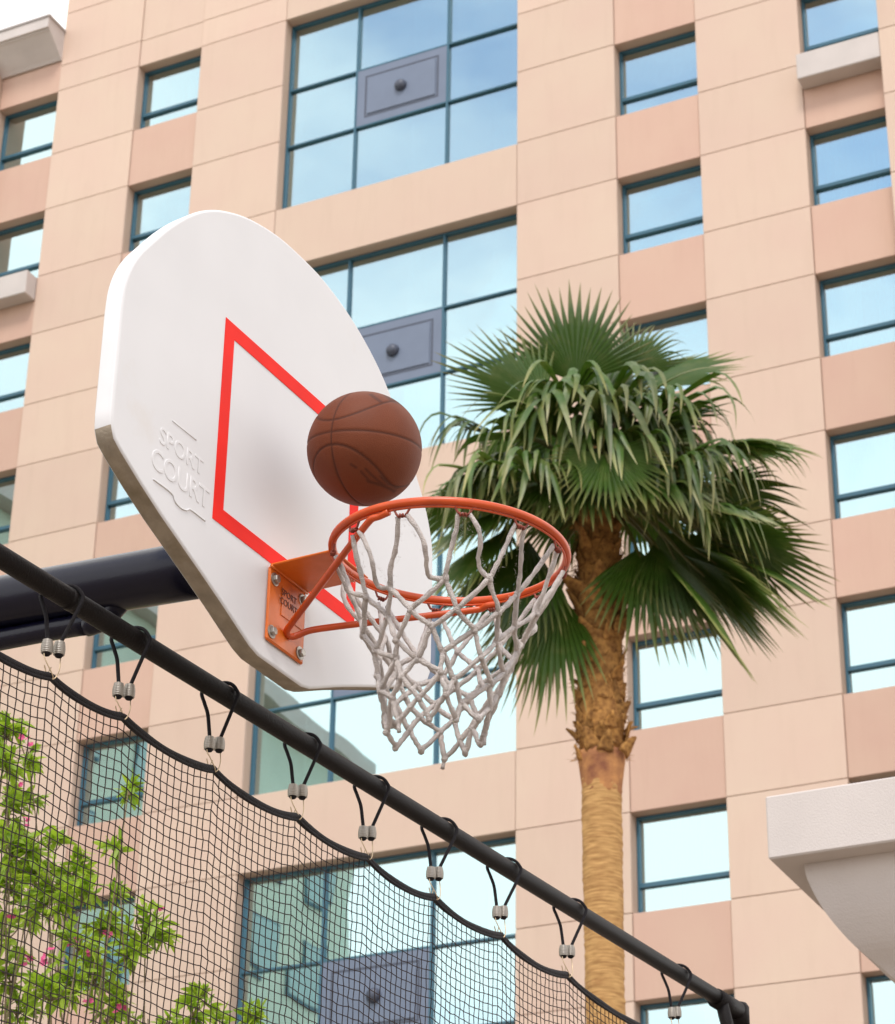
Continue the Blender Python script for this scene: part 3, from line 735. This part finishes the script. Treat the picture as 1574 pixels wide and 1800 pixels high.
MB().tube([(-1.6, 0, ZG + .002), (-1.6, 0, -.0242)], .026, 24).build('end_post', m_black_pipe, frame_o, smooth=True)

# ------------------------------------------------------------------ safety net
AS = [-.98, -.70, -.42, -.12, .183, .411, .729, 1.049, 1.340, 1.647, 1.965, 2.320, 2.96, 3.36]
def hem_z(s):
    for a, b in zip(AS[:-1], AS[1:]):
        if a <= s <= b:
            t = (s - a) / (b - a); base = -.184 - .012 * max(0, (a - 1.0)) / 1.6
            return base - .020 * (4 * t * (1 - t)) ** .8 * min(1.6, (b - a) / .30)
    return -.19
snet = bpy.data.objects.new('safety_net', None); link(snet); snet.matrix_world = frame_o.matrix_world.copy()
tag(snet, 'black square-mesh safety net hanging below the slanting rail', 'net')
CELL = .0222
ns_ = np.random.default_rng(5)
cols = np.arange(-1.0, 3.36, CELL); nrow = int((r0[2] - .19 - .25) / CELL)
ph = ns_.uniform(0, 6, 8)
def warp(s, d):
    y = .009 * math.sin(2.1 * s + ph[0] + d * .9) * min(1, d * 1.2) + .002 * math.sin(6.3 * s + ph[1] - 1.7 * d) * min(1, d * 3)
    x = .003 * math.sin(3.1 * s + 2.2 * d + ph[2]) * min(1, d * 2) + .008 * d * math.sin(1.3 * s + ph[3])
    return x, y
grid = np.zeros((len(cols), nrow + 1, 3))
for i, s in enumerate(cols):
    hz = hem_z(s)
    for j in range(nrow + 1):
        d = j * CELL
        keep = math.exp(-d / .55)
        z = hz * keep + (-.196) * (1 - keep) - d
        x, y = warp(s, d)
        grid[i, j] = (s + x, y, z)
grid[:, 1:] += ns_.normal(0, .0008, grid[:, 1:].shape)
def thread_mesh():
    """three-sided threads along every grid line"""
    V = []; Fc = []
    r = .0014
    ang = [0, 2.094, 4.189]
    off = np.array([(math.cos(a), math.sin(a)) for a in ang]) * r
    base = 0
    for i in range(grid.shape[0]):      # vertical threads: section in x,y
        L = grid[i]; n = len(L)
        pts = np.repeat(L, 3, 0); pts[:, 0] += np.tile(off[:, 0], n); pts[:, 1] += np.tile(off[:, 1], n); V.append(pts)
        idx = np.arange(n - 1)[:, None] * 3
        for q in range(3):
            Fc.append(np.concatenate([idx + q, idx + (q + 1) % 3, idx + 3 + (q + 1) % 3, idx + 3 + q], 1) + base)
        base += n * 3
    for j in range(1, grid.shape[1]):   # horizontal threads: section in y,z
        L = grid[:, j]; n = len(L)
        pts = np.repeat(L, 3, 0); pts[:, 1] += np.tile(off[:, 0], n); pts[:, 2] += np.tile(off[:, 1], n); V.append(pts)
        idx = np.arange(n - 1)[:, None] * 3
        for q in range(3):
            Fc.append(np.concatenate([idx + q, idx + (q + 1) % 3, idx + 3 + (q + 1) % 3, idx + 3 + q], 1) + base)
        base += n * 3
    V = np.concatenate(V); Fc = np.concatenate(Fc)
    me = bpy.data.meshes.new('mesh_twine'); me.from_pydata(V.tolist(), [], Fc.tolist()); me.update(); me.materials.append(m_net)
    return me
tag(put('mesh_twine', thread_mesh(), snet), kind='stuff')
hs = np.arange(-1.0, 3.36, .012)
MB().tube([(s, 0 + .002 * math.sin(9 * s), hem_z(s) + .004) for s in hs], [.0082 + .0008 * math.sin(31 * s) for s in hs], 10).build('hem_rope', m_hem, snet, smooth=True)
MB().tube([(s, -.004 + .002 * math.sin(9 * s), hem_z(s) - .004) for s in hs], .0038, 8).build('hem_binding', m_hem, snet, smooth=True)

# ------------------------------------------------------------------ bungee loops
LOOPS = [(.183, .220), (.411, .442), (.729, .760), (1.049, 1.085), (1.340, 1.378), (1.647, 1.694), (1.965, 2.016), (2.320, 2.371), (2.960, 3.010)]
blabels = ['leftmost black bungee loop on the rail, crossing in front of the dark arm',
           'second black bungee loop from the left on the slanting rail',
           'third black bungee loop from the left on the slanting rail',
           'fourth black bungee loop from the left, left of the tall window glass below the backboard',
           'fifth bungee loop from the left, hanging below the basketball net',
           'sixth bungee loop from the left on the slanting rail',
           'third bungee loop from the right end of the slanting rail',
           'second bungee loop from the right, in front of the palm trunk',
           'rightmost bungee loop, next to the corner post']
def bungee(s_anchor, s_loop, label):
    b = bpy.data.objects.new('bungee_cord', None); link(b)
    W = frame_o.matrix_world @ Matrix.Translation((s_anchor, 0, 0)); b.matrix_world = W
    tag(b, label, 'bungee cord', 'bungee cords tying the net to the rail')
    dl = s_loop - s_anchor; j = lambda a=.002: random.uniform(-a, a)
    RO = .0268; zc = -.118 + j(.003)
    lx, rx = -.016 + j(), .013 + j()
    path = [(lx, 0.002, zc), (lx - .002, .005, -.09), (lx - .004, .009, -.060), (lx - .006, .018, -.034), (lx - .004, .0285, -.006), (lx * .3 + dl * .2, .024, .0165)]
    for a in np.linspace(48, 158, 6):
        t = R_(a); f = (a - 48) / 110
        path.append((dl * (.45 + .55 * f), RO * math.cos(t), RO * math.sin(t)))
    path += [(dl + .003, -.0285, -.004)]
    for f in (.25, .5, .75, 1.0): path.append((dl * (1 - f) + rx * f, -.026 * (1 - f) - .002 * f, -.018 * (1 - f) + (zc + .008) * f))
    cord = MB().tube(spline(path, 5), .0041, 10).build('cord', m_cord, b, smooth=True)
    zc0 = zc
    for x, y in ((lx, .002), (rx, -.002)):
        zc = zc0 + (.008 if x > 0 else 0)
        prof = []
        nco = 7
        for q in range(nco * 4 + 1):
            f = q / (nco * 4); env = .0078 + .0040 * math.sin(math.pi * min(1, f * .62 + .12)) ** 1.0
            prof.append((env + .0009 * math.cos(2 * math.pi * f * nco), -.027 * f))
        cl = MB(); cl.lathe(prof[::-1], 18, (x, y, zc + .004)); co = cl.build('coil_clamp', m_coil, b, smooth=True)
        en = MB(); en.lathe([(.003, -.0335), (.0066, -.032), (.0086, -.0285), (.0086, -.0225)], 16, (x, y, zc + .004)); en.build('cord_end', m_cord, co, smooth=True)
        sgn = -1 if x < 0 else 1
        zh = hem_z(s_anchor) + .006
        hk = spline([(x + sgn * .007, y, zc - .016), (x + sgn * .006, y, zc - .032), (x + sgn * .002, y - .004, zh + .018), (sgn * .004, y - .009, zh - .004), (-sgn * .001, y - .004, zh - .012), (-sgn * .002, y + .009, zh - .004), (-sgn * .0005 + sgn * .004, y + .011, zh + .012), (sgn * .008, y + .011, zh + .020)], 5)
        MB().tube(hk, .0013, 7).build('hook', m_hook, b, smooth=True)
for (a, l), lab in zip(LOOPS, blabels): bungee(a, l, lab)

# ------------------------------------------------------------------ fan palm
PB = v3((1.31, 19.0, 0)); palm = empty('palm_tree', tuple(PB))
tag(palm, 'tall fan palm with shaggy brown trunk beside the basketball net', 'palm tree')
ZR = CAM_Z
pr = np.random.default_rng(21)
Z_COL, Z_BOOT0, Z_TOP = 8.02 + ZR, 8.12 + ZR, 10.25 + ZR
# ringed lower trunk
mb = MB(); n = 40; vs = []; zs = np.arange(0, 7.7 + ZR, .022)
for z in zs:
    f = z / Z_TOP
    rad = (.175 + .10 * math.exp(-z / .5) - .022 * f + .006 * math.sin(z * 1.7))
    ringv = .0045 * (math.sin(z * 71 + 1.3 * math.sin(z * 9)) ** 3)
    for i in range(n):
        t = 2 * math.pi * i / n
        rr = rad + ringv * (.6 + .4 * math.sin(3 * t + z * 5)) + .003 * math.sin(7 * t + 13 * z) + pr.normal(0, .0016)
        vs.append((rr * math.cos(t) - .004 * math.sin(z), rr * math.sin(t), z))
fs = []
for j in range(len(zs) - 1):
    for i in range(n): fs.append((j * n + i, j * n + (i + 1) % n, (j + 1) * n + (i + 1) % n, (j + 1) * n + i))
trunk = mb.add(vs, fs).build('trunk', m_trunk, palm, smooth=True)
# dark shaved collar and the shaggy upper trunk
mb = MB(); prof = [(.157, 7.47 + ZR), (.163, 7.54 + ZR), (.170, 7.62 + ZR), (.180, 7.70 + ZR), (.192, 7.80 + ZR), (.205, 7.88 + ZR)]
mb.lathe(prof, 36); mb.build('trunk_collar', m_collar, palm, smooth=True)
mb = MB(); prof = [(.18, 7.86 + ZR), (.20, 8.2 + ZR), (.19, 9.0 + ZR), (.18, 9.8 + ZR), (.16, 10.3 + ZR), (.10, 10.6 + ZR), (.03, 10.9 + ZR)]
mb.lathe(prof, 28); mb.build('upper_trunk', m_boot, palm, smooth=True)
# cut leaf bases: tapered, hollowed stubs; a few shared shapes
def boot_mesh(L, W, fl):
    """shield-shaped stub, local x = width, y = outwards, z = up"""
    vs = []; m_ = 7
    for j in range(6):
        f = j / 5; w = W * (1 - .55 * f ** 1.2) * (1 + .12 * math.sin(5 * f))
        if j == 5: w *= .9
        for i in range(m_):
            x = -1 + 2 * i / (m_ - 1)
            out = .02 + fl * f ** 1.7 + .035 * (1 - x * x) * (1 - .3 * f)
            vs.append((x * w / 2, out + pr.normal(0, .003), L * f + (.03 * (1 - x * x) if j == 5 else 0) + pr.normal(0, .006)))
    k = len(vs)
    vs += [(x * .9, y - .028, z) for x, y, z in vs]
    fs = []
    for j in range(5):
        for i in range(m_ - 1):
            a = j * m_ + i; fs.append((a, a + 1, a + m_ + 1, a + m_)); fs.append((k + a, k + a + m_, k + a + m_ + 1, k + a + 1))
    for j in range(5):
        a = j * m_; fs.append((a, a + m_, k + a + m_, k + a)); a = j * m_ + m_ - 1; fs.append((a, k + a, k + a + m_, a + m_))
    for i in range(m_ - 1):
        a = 5 * m_ + i; fs.append((a, a + 1, k + a + 1, k + a)); fs.append((i, k + i, k + i + 1, i + 1))
    return MB().add(vs, fs).mesh('leaf_base', m_boot, True)
boots = [boot_mesh(.30, .24, .05), boot_mesh(.22, .20, .09), boot_mesh(.34, .19, .03), boot_mesh(.26, .26, .12)]
kk = 0
z = 7.84 + ZR
while z < 10.35 + ZR:
    for q in range(8):
        a = kk * 2.39996 + pr.normal(0, .12); kk += 1
        rad = .178 + pr.normal(0, .010) - .02 * (z - 8.8) / 1.5
        o_ = put('leaf_base', boots[pr.integers(4)], palm, (rad * math.cos(a), rad * math.sin(a), z + pr.normal(0, .03)))
        sc_ = pr.uniform(.32, .62) if not (8.95 < z - ZR < 9.35) else pr.uniform(.6, .95)
        o_.scale = (sc_, sc_ * pr.uniform(.7, 1.2), sc_)
        o_.rotation_euler = (pr.normal(-.08, .22), pr.normal(0, .25), a - math.pi / 2)
    z += .115
# loose dry fibre between the leaf bases
fb = MB()
for q in range(1500):
    a = pr.uniform(0, 6.283); z = pr.uniform(7.82, 10.4) + ZR; rad = .20 + pr.normal(0, .012)
    c = np.array([rad * math.cos(a), rad * math.sin(a), z]); d_ = unit(np.array([math.cos(a), math.sin(a), 0]) * pr.uniform(.1, .9) + pr.normal(0, .6, 3)); e_ = unit(np.cross(d_, pr.normal(0, 1, 3)))
    l_ = pr.uniform(.03, .09); w_ = pr.uniform(.002, .007)
    fb.add([c + e_ * w_, c - e_ * w_, c + d_ * l_], [(0, 1, 2)])
tag(fb.build('dry_fibre', m_boot, palm), kind='stuff')

def frond(hub, axis, nrm, Rl, droop, spread, nleaf=38, fold=.35, split=.5, dry=0.0, stiff=0.0):
    """one costapalmate leaf: petiole from the crown to the hub, then a fan of pleated segments with hanging tips"""
    hub, A_, N_ = v3(hub), unit(axis), v3(nrm)
    N_ = unit(N_ - A_ * (N_ @ A_)); B_ = np.cross(N_, A_)
    mb = MB()
    lean = pr.normal(0, .13, 3); lean[2] = 0
    da = 2 * spread / nleaf
    for k in range(nleaf):
        al = -spread + da * (k + .5)
        e = abs(al) / spread
        L = Rl * (1 - .30 * e ** 1.6) * pr.uniform(.90, 1.06)
        d_ = math.cos(al) * A_ + math.sin(al) * B_
        s_ = -math.sin(al) * A_ + math.cos(al) * B_
        hang = droop > .8
        m_ = 14; spl = (.46 if hang else .54) * pr.uniform(.88, 1.12)
        dr = droop * pr.uniform(.55, 1.35); dr2 = pr.uniform(.7, 1.3)
        tw = pr.normal(0, .12)
        if hang:
            L *= pr.uniform(.62, 1.12); tw = pr.normal(0, .25)
        hd = unit(np.array([0, 0, -1.0]) + s_ * pr.normal(0, .16) + d_ * pr.uniform(-.05, .28) + lean * .8)
        pale = max(0, pr.normal(.03, .10)) if hang else 0.0
        hgt = N_ * (.06 * Rl * (1 - e)) 
        p = hub.copy(); dcur = d_.copy(); vs = []; cl = []
        kink = pr.uniform(.20, .58) if hang else pr.uniform(.55, .8); kd = (hang and pr.random() < .9) or pr.random() < .8 * droop
        for j in range(m_):
            f = j / (m_ - 1)
            w = min(f, spl) * L * da * (.74 if hang else .60)
            if f > spl: w *= (1 - ((f - spl) / (1 - spl)) ** (1.7 if hang else 1.15)) * .94 + .012
            up_ = N_ * (w * (fold if hang else .62))
            c_ = p + hgt * math.sin(math.pi * min(1, f / .8)) * .7
            sv = s_ * math.cos(tw * f) + N_ * math.sin(tw * f)
            vs += [c_ - sv * w - up_, c_ + up_ * .6, c_ + sv * w - up_]
            tip = max(0, (f - .62) / .38) ** 1.5
            cl += [tip * .8 + dry + pale] * 3
            bend = dr * (max(0, f - .28) ** 1.25) * .37
            if kd and f > kink: bend += (.55 * dr2 if hang else dr * .55 * dr2)
            dcur = unit(dcur + (hd if hang else np.array([0, 0, -1.0])) * bend + pr.normal(0, .03, 3) * max(0, f - spl))
            p = p + dcur * (L / (m_ - 1))
        fs = []
        for j in range(m_ - 1):
            a = 3 * j; fs += [(a, a + 1, a + 4, a + 3), (a + 1, a + 2, a + 5, a + 4)]
        mb.add(vs, fs, cl)
    o_ = mb.build('frond', m_frond, palm, smooth=False, attr='along')
    # petiole
    base = np.array([hub[0] * .06, hub[1] * .06, min(max(Z_TOP + .10 + .25 * (hub[2] - Z_TOP), Z_TOP - .45), Z_TOP + .45)])
    mid = base * .45 + hub * .55 + np.array([0, 0, .16 * np.linalg.norm(hub - base)])
    pts = spline([base, mid, hub, hub + A_ * Rl * .22], 6)
    MB().tube(pts, np.linspace(.030, .008, len(pts)), 7).build('petiole', m_petiole, o_, smooth=True)
    return o_

def at_px(px, py, c):
    """hub of a frond: photograph pixel, and metres in front of (+) or behind the trunk axis"""
    d = ray(px, py); P = CAM + d * ((19.0 - c) / d[1]); return P - PB
def V(x, c, z): return (x, -c, z)
FR_ = [  # px, py, metres towards the camera, axis(x,c,z), normal(x,c,z), length, droop, half spread
 (1012, 672, .10, (.05, .0, 1), (0, 1, .15), 1.02, .03, 68),
 (955, 712, .35, (-.72, .0, .66), (.1, 1, .35), 1.00, .20, 60),
 (1140, 680, .15, (.84, -.1, .50), (-.2, .7, .7), .92, .28, 62),
 (1110, 655, .05, (.40, -.2, .85), (0, 1, .3), .70, .45, 60),
 (1012, 636, .45, (0, 1, .12), (0, -.1, 1), 1.35, 1.15, 95),
 (1060, 668, .55, (.25, .9, .10), (0, 0, 1), 1.30, 1.1, 90),
 (955, 690, .45, (-.4, .9, .12), (0, 0, 1), 1.20, 1.1, 90),
 (872, 712, .15, (-.75, .45, .05), (0, .2, 1), 1.15, 1.05, 84),
 (895, 770, .45, (-.6, .6, -.1), (0, .1, 1), 1.15, 1.05, 84),
 (958, 756, .75, (-.25, .9, .0), (0, .1, 1), 1.00, 1.10, 90),
 (1150, 690, .30, (.55, .7, .12), (0, .1, 1), 1.25, 1.10, 90),
 (1105, 708, .65, (.35, .9, .05), (0, .1, 1), 1.15, 1.10, 90),
 (1175, 765, .45, (.5, .7, .0), (0, .2, 1), 1.15, 1.05, 88),
 (1225, 800, .10, (.85, .3, -.05), (0, .3, 1), .95, .90, 75),
 (1066, 800, 1.05, (.18, .25, -.95), (0, 1, .30), .62, .25, 118),
 (1275, 790, .10, (.9, .3, -.10), (0, .3, 1), .80, .60, 75),
 (1180, 880, .35, (.95, .25, -.30), (.2, .5, .8), 1.00, .28, 48),
 (1265, 945, -.05, (.92, .05, -.42), (.3, -.3, .9), 1.00, .20, 60),
 (1225, 930, -.3, (.90, -.1, -.42), (.3, -.3, .9), 1.00, .30, 70),
 (1165, 985, .05, (.55, .1, -.85), (.75, .3, .45), 1.28, .10, 50),
 (1200, 975, -.2, (.70, -.1, -.72), (.6, .1, .6), 1.15, .15, 55),
 (1120, 965, .25, (.12, .2, -1), (.3, .9, .2), 1.10, .12, 50),
 (1160, 935, -.35, (.5, -.35, -.8), (.6, -.5, .5), 1.20, .2, 62),
 (1230, 860, -.35, (.8, -.4, -.2), (.1, -.2, 1), 1.0, .5, 78),
 (985, 1040, .05, (-.10, .1, -1), (-.4, .9, .1), 1.25, .10, 34),
 (955, 985, .15, (-.30, .2, -.95), (-.5, .8, .2), 1.10, .15, 40),
 (890, 930, .1, (-.55, .2, -.8), (-.5, .5, .5), .95, .3, 55),
 (968, 1010, -.3, (-.30, -.3, -.9), (-.5, -.5, .4), 1.15, .15, 48),
 (880, 815, .45, (-.65, .5, -.45), (-.2, .4, .9), .95, .85, 80),
 (900, 890, .25, (-.70, .3, -.65), (-.4, .5, .7), .98, .35, 66),
 (860, 860, -.2, (-.85, -.2, -.35), (-.2, .1, 1), .95, .65, 75),
 (930, 950, -.1, (-.5, .1, -.85), (-.5, .6, .4), 1.1, .2, 54),
 (1035, 840, .62, (-.05, .6, -.8), (0, .8, .6), .85, .45, 80),
 (985, 840, .50, (-.35, .6, -.7), (-.1, .7, .6), .90, .6, 80),
 (1115, 835, .55, (.45, .6, -.6), (.1, .6, .7), .95, .6, 80),
 (925, 800, -.2, (-.7, .1, -.3), (-.2, .2, 1), .95, .85, 80),
 (1170, 830, -.2, (.7, .1, -.4), (.2, .2, 1), 1.0, .85, 80),
 (1060, 715, -.2, (.15, -.4, .85), (0, .6, .6), .90, .6, 75),
 (1010, 770, .35, (-.1, .9, -.2), (0, .3, 1), 1.0, 1.05, 90),
 (1090, 765, .40, (.25, .9, -.2), (0, .3, 1), 1.05, 1.05, 90),
 (1160, 800, .45, (.6, .7, -.2), (0, .3, 1), 1.05, 1.05, 88),
 (985, 745, .05, (-.3, .8, .1), (0, .2, 1), 1.25, 1.05, 90),
 (1055, 735, .10, (.1, .9, .1), (0, .2, 1), 1.30, 1.05, 90),
 (1110, 750, .05, (.4, .8, .0), (0, .2, 1), 1.25, 1.05, 90),
 (1040, 790, .25, (-.05, .9, -.1), (0, .2, 1), 1.00, 1.05, 90),
 (930, 800, .20, (-.6, .6, -.1), (0, .2, 1), 1.10, 1.05, 85),
 (1195, 845, .25, (.75, .4, -.3), (.1, .3, 1), 1.10, 1.00, 80),
 (1000, 800, 0, (-.4, .3, -.8), (-.2, .7, .5), .95, .5, 75),
 (1060, 785, .1, (.1, .4, -.9), (0, .8, .4), .95, .5, 75),
 (1105, 800, 0, (.5, .2, -.8), (.2, .7, .5), .95, .5, 75),
 (965, 830, 0, (-.6, .1, -.7), (-.4, .6, .5), .95, .5, 70),
 (1030, 755, -.15, (0, .2, -1), (0, 1, .2), .95, .4, 80),
 (1120, 745, -.2, (.5, .1, -.8), (.3, .8, .3), .90, .4, 75),
 (950, 765, -.2, (-.5, .1, -.8), (-.3, .8, .3), .90, .4, 75),
 (1300, 985, -.10, (.86, .1, -.52), (.4, .4, .7), .85, .15, 45),
 (1150, 955, .15, (.35, .2, -.95), (.5, .7, .3), 1.10, .10, 46),
 (1215, 960, .00, (.75, .1, -.66), (.6, .2, .6), 1.20, .12, 48),
]
for px, py, c, ax, nm, L, dr, sp in FR_:
    if dr > .95:
        py += 30 + 95 * max(0, c) + pr.normal(0, 14); px += pr.normal(0, 10); sp *= pr.uniform(.60, .85); L *= pr.uniform(.92, 1.15)
        nm = (nm[0] + pr.normal(0, .3), nm[1] + pr.normal(.1, .25), nm[2])
    else: L *= 1.08
    frond(at_px(px, py, c), V(*ax), V(*nm), L, dr, R_(sp), nleaf=int(9 + sp * .24))
for q in range(9):     # leaves at the back of the crown
    a = math.pi * (.08 + .84 * q / 8); el = [.55, .1, -.35][q % 3]
    hub = np.array([.55 * math.cos(a), .55 * math.sin(a), Z_TOP + .45 + .6 * el])
    frond(hub, (math.cos(a), math.sin(a), el), (0, 0, 1), .8, .7, R_(75), 28)

# ------------------------------------------------------------------ oleander shrubs behind the net
sr = np.random.default_rng(33)
def shrub(label, clusters, flowers, depth, base_xy_px):
    b0 = CAM + ray(base_xy_px, 1800) * depth; root = np.array([b0[0], b0[1], 0])
    sh = empty('oleander_shrub', tuple(root)); tag(sh, label, 'shrub', 'oleander shrubs behind the safety net')
    lf = MB(); stems = MB()
    for (px, py, rad, num) in clusters:
        dd = depth + sr.normal(0, .22); sc = dd / F_PX
        c = CAM + ray(px, py) * dd; R0 = rad * sc
        tip = c - root
        basep = np.array([sr.normal(0, .12), sr.normal(0, .12), 0])
        mid = basep * .35 + tip * .65 + np.array([sr.normal(0, .10), sr.normal(0, .10), -.25]); mid[2] = max(mid[2], .5)
        stems.tube(spline([basep, (basep + mid) / 2 + np.array([sr.normal(0, .05), 0, 0]), mid, tip + np.array([0, 0, R0 * .3])], 6), np.linspace(.008, .002, 19), 6)
        nt = max(3, int(num / 10))
        for q in range(nt):       # twigs with whorls of long leaves
            t_end = tip + unit(sr.normal(0, 1, 3) + np.array([0, 0, .5])) * R0 * sr.uniform(.35, 1.35)
            st = tip + (t_end - tip) * .02 + np.array([0, 0, -R0 * .35])
            stems.tube(spline([st, (st + t_end) / 2 + sr.normal(0, .01, 3), t_end], 4), np.linspace(.0026, .0012, 9), 5)
            td = unit(t_end - st)
            for w in range(13):
                f = sr.uniform(.25, 1.05); p = st + (t_end - st) * f
                d_ = unit(td * sr.uniform(.2, 1.1) + sr.normal(0, .75, 3)); s_ = unit(np.cross(d_, sr.normal(0, 1, 3))); nn = np.cross(s_, d_)
                L = sr.uniform(.030, .062); W = L * sr.uniform(.11, .17); vs = []; cl = []
                tone = sr.uniform(0, .8)
                for j in range(5):
                    u_ = j / 4; ww = W * math.sin(math.pi * (.06 + .92 * u_)) ** .8; cc = p + d_ * L * u_ + np.array([0, 0, -.25 * L]) * u_ ** 2
                    vs += [cc - s_ * ww + nn * ww * .35, cc, cc + s_ * ww + nn * ww * .35]; cl += [tone] * 3
                lf.add(vs, [f_ for j in range(4) for f_ in ((3 * j, 3 * j + 1, 3 * j + 4, 3 * j + 3), (3 * j + 1, 3 * j + 2, 3 * j + 5, 3 * j + 4))], cl)
    tag(lf.build('foliage', m_oleander, sh, attr='along'), kind='stuff')
    stems.build('stems', m_stem, sh, smooth=True)
    for (px, py, s) in flowers:
        s *= .85
        dd = depth - .1; c = CAM + ray(px, py) * dd - root; fl = MB()
        for b_ in range(3):
            cc = c + sr.normal(0, s * .35, 3) * dd / F_PX
            ax_ = unit(sr.normal(0, .5, 3) + np.array([0, -1, .2])); e1 = unit(np.cross(ax_, [0, 0, 1])); e2 = np.cross(ax_, e1); r_ = s * .55 * dd / F_PX
            for q in range(5):
                a = q * 1.2566 + .3; d_ = math.cos(a) * e1 + math.sin(a) * e2; t_ = -math.sin(a) * e1 + math.cos(a) * e2
                fl.add([cc, cc + d_ * r_ * .6 + t_ * r_ * .42 + ax_ * r_ * .15, cc + d_ * r_ * 1.05 + ax_ * r_ * .3, cc + d_ * r_ * .6 - t_ * r_ * .42 + ax_ * r_ * .15], [(0, 1, 2, 3)])
        fl.build('flower', m_flower, sh)
shrub('tallest oleander shrub filling the left edge behind the net',
      [(14, 1285, 36, 90), (48, 1325, 34, 70), (12, 1345, 34, 60), (14, 1415, 46, 110), (40, 1400, 26, 40), (26, 1490, 52, 130), (62, 1535, 48, 120), (20, 1555, 44, 90), (15, 1640, 36, 50), (22, 1715, 34, 60), (60, 1600, 36, 60), (30, 1770, 40, 60)],
      [(49, 1298, 15), (37, 1378, 10), (50, 1446, 12), (20, 1610, 10), (44, 1687, 14)], 7.4, 0)
shrub('bushy oleander shrub with pink flowers in front of the small lower window',
      [(105, 1560, 50, 130), (130, 1530, 36, 80), (148, 1570, 34, 70), (85, 1480, 22, 24), (208, 1498, 20, 34), (226, 1392, 18, 30), (96, 1590, 40, 60), (178, 1628, 38, 80), (255, 1640, 42, 110), (240, 1670, 30, 50), (196, 1565, 18, 18), (120, 1720, 50, 120), (170, 1715, 50, 130), (90, 1745, 40, 70), (215, 1745, 36, 50), (140, 1660, 32, 40), (190, 1785, 40, 50)],
      [(133, 1653, 18), (80, 1682, 20), (192, 1641, 12), (285, 1598, 10), (155, 1757, 13), (215, 1772, 14), (160, 1673, 10)], 7.0, 160)
shrub('low oleander shoots poking up at the bottom of the net',
      [(352, 1752, 22, 40), (340, 1775, 24, 40), (295, 1790, 22, 30), (440, 1795, 22, 40), (390, 1808, 26, 30), (260, 1800, 30, 30)], [], 6.8, 350)
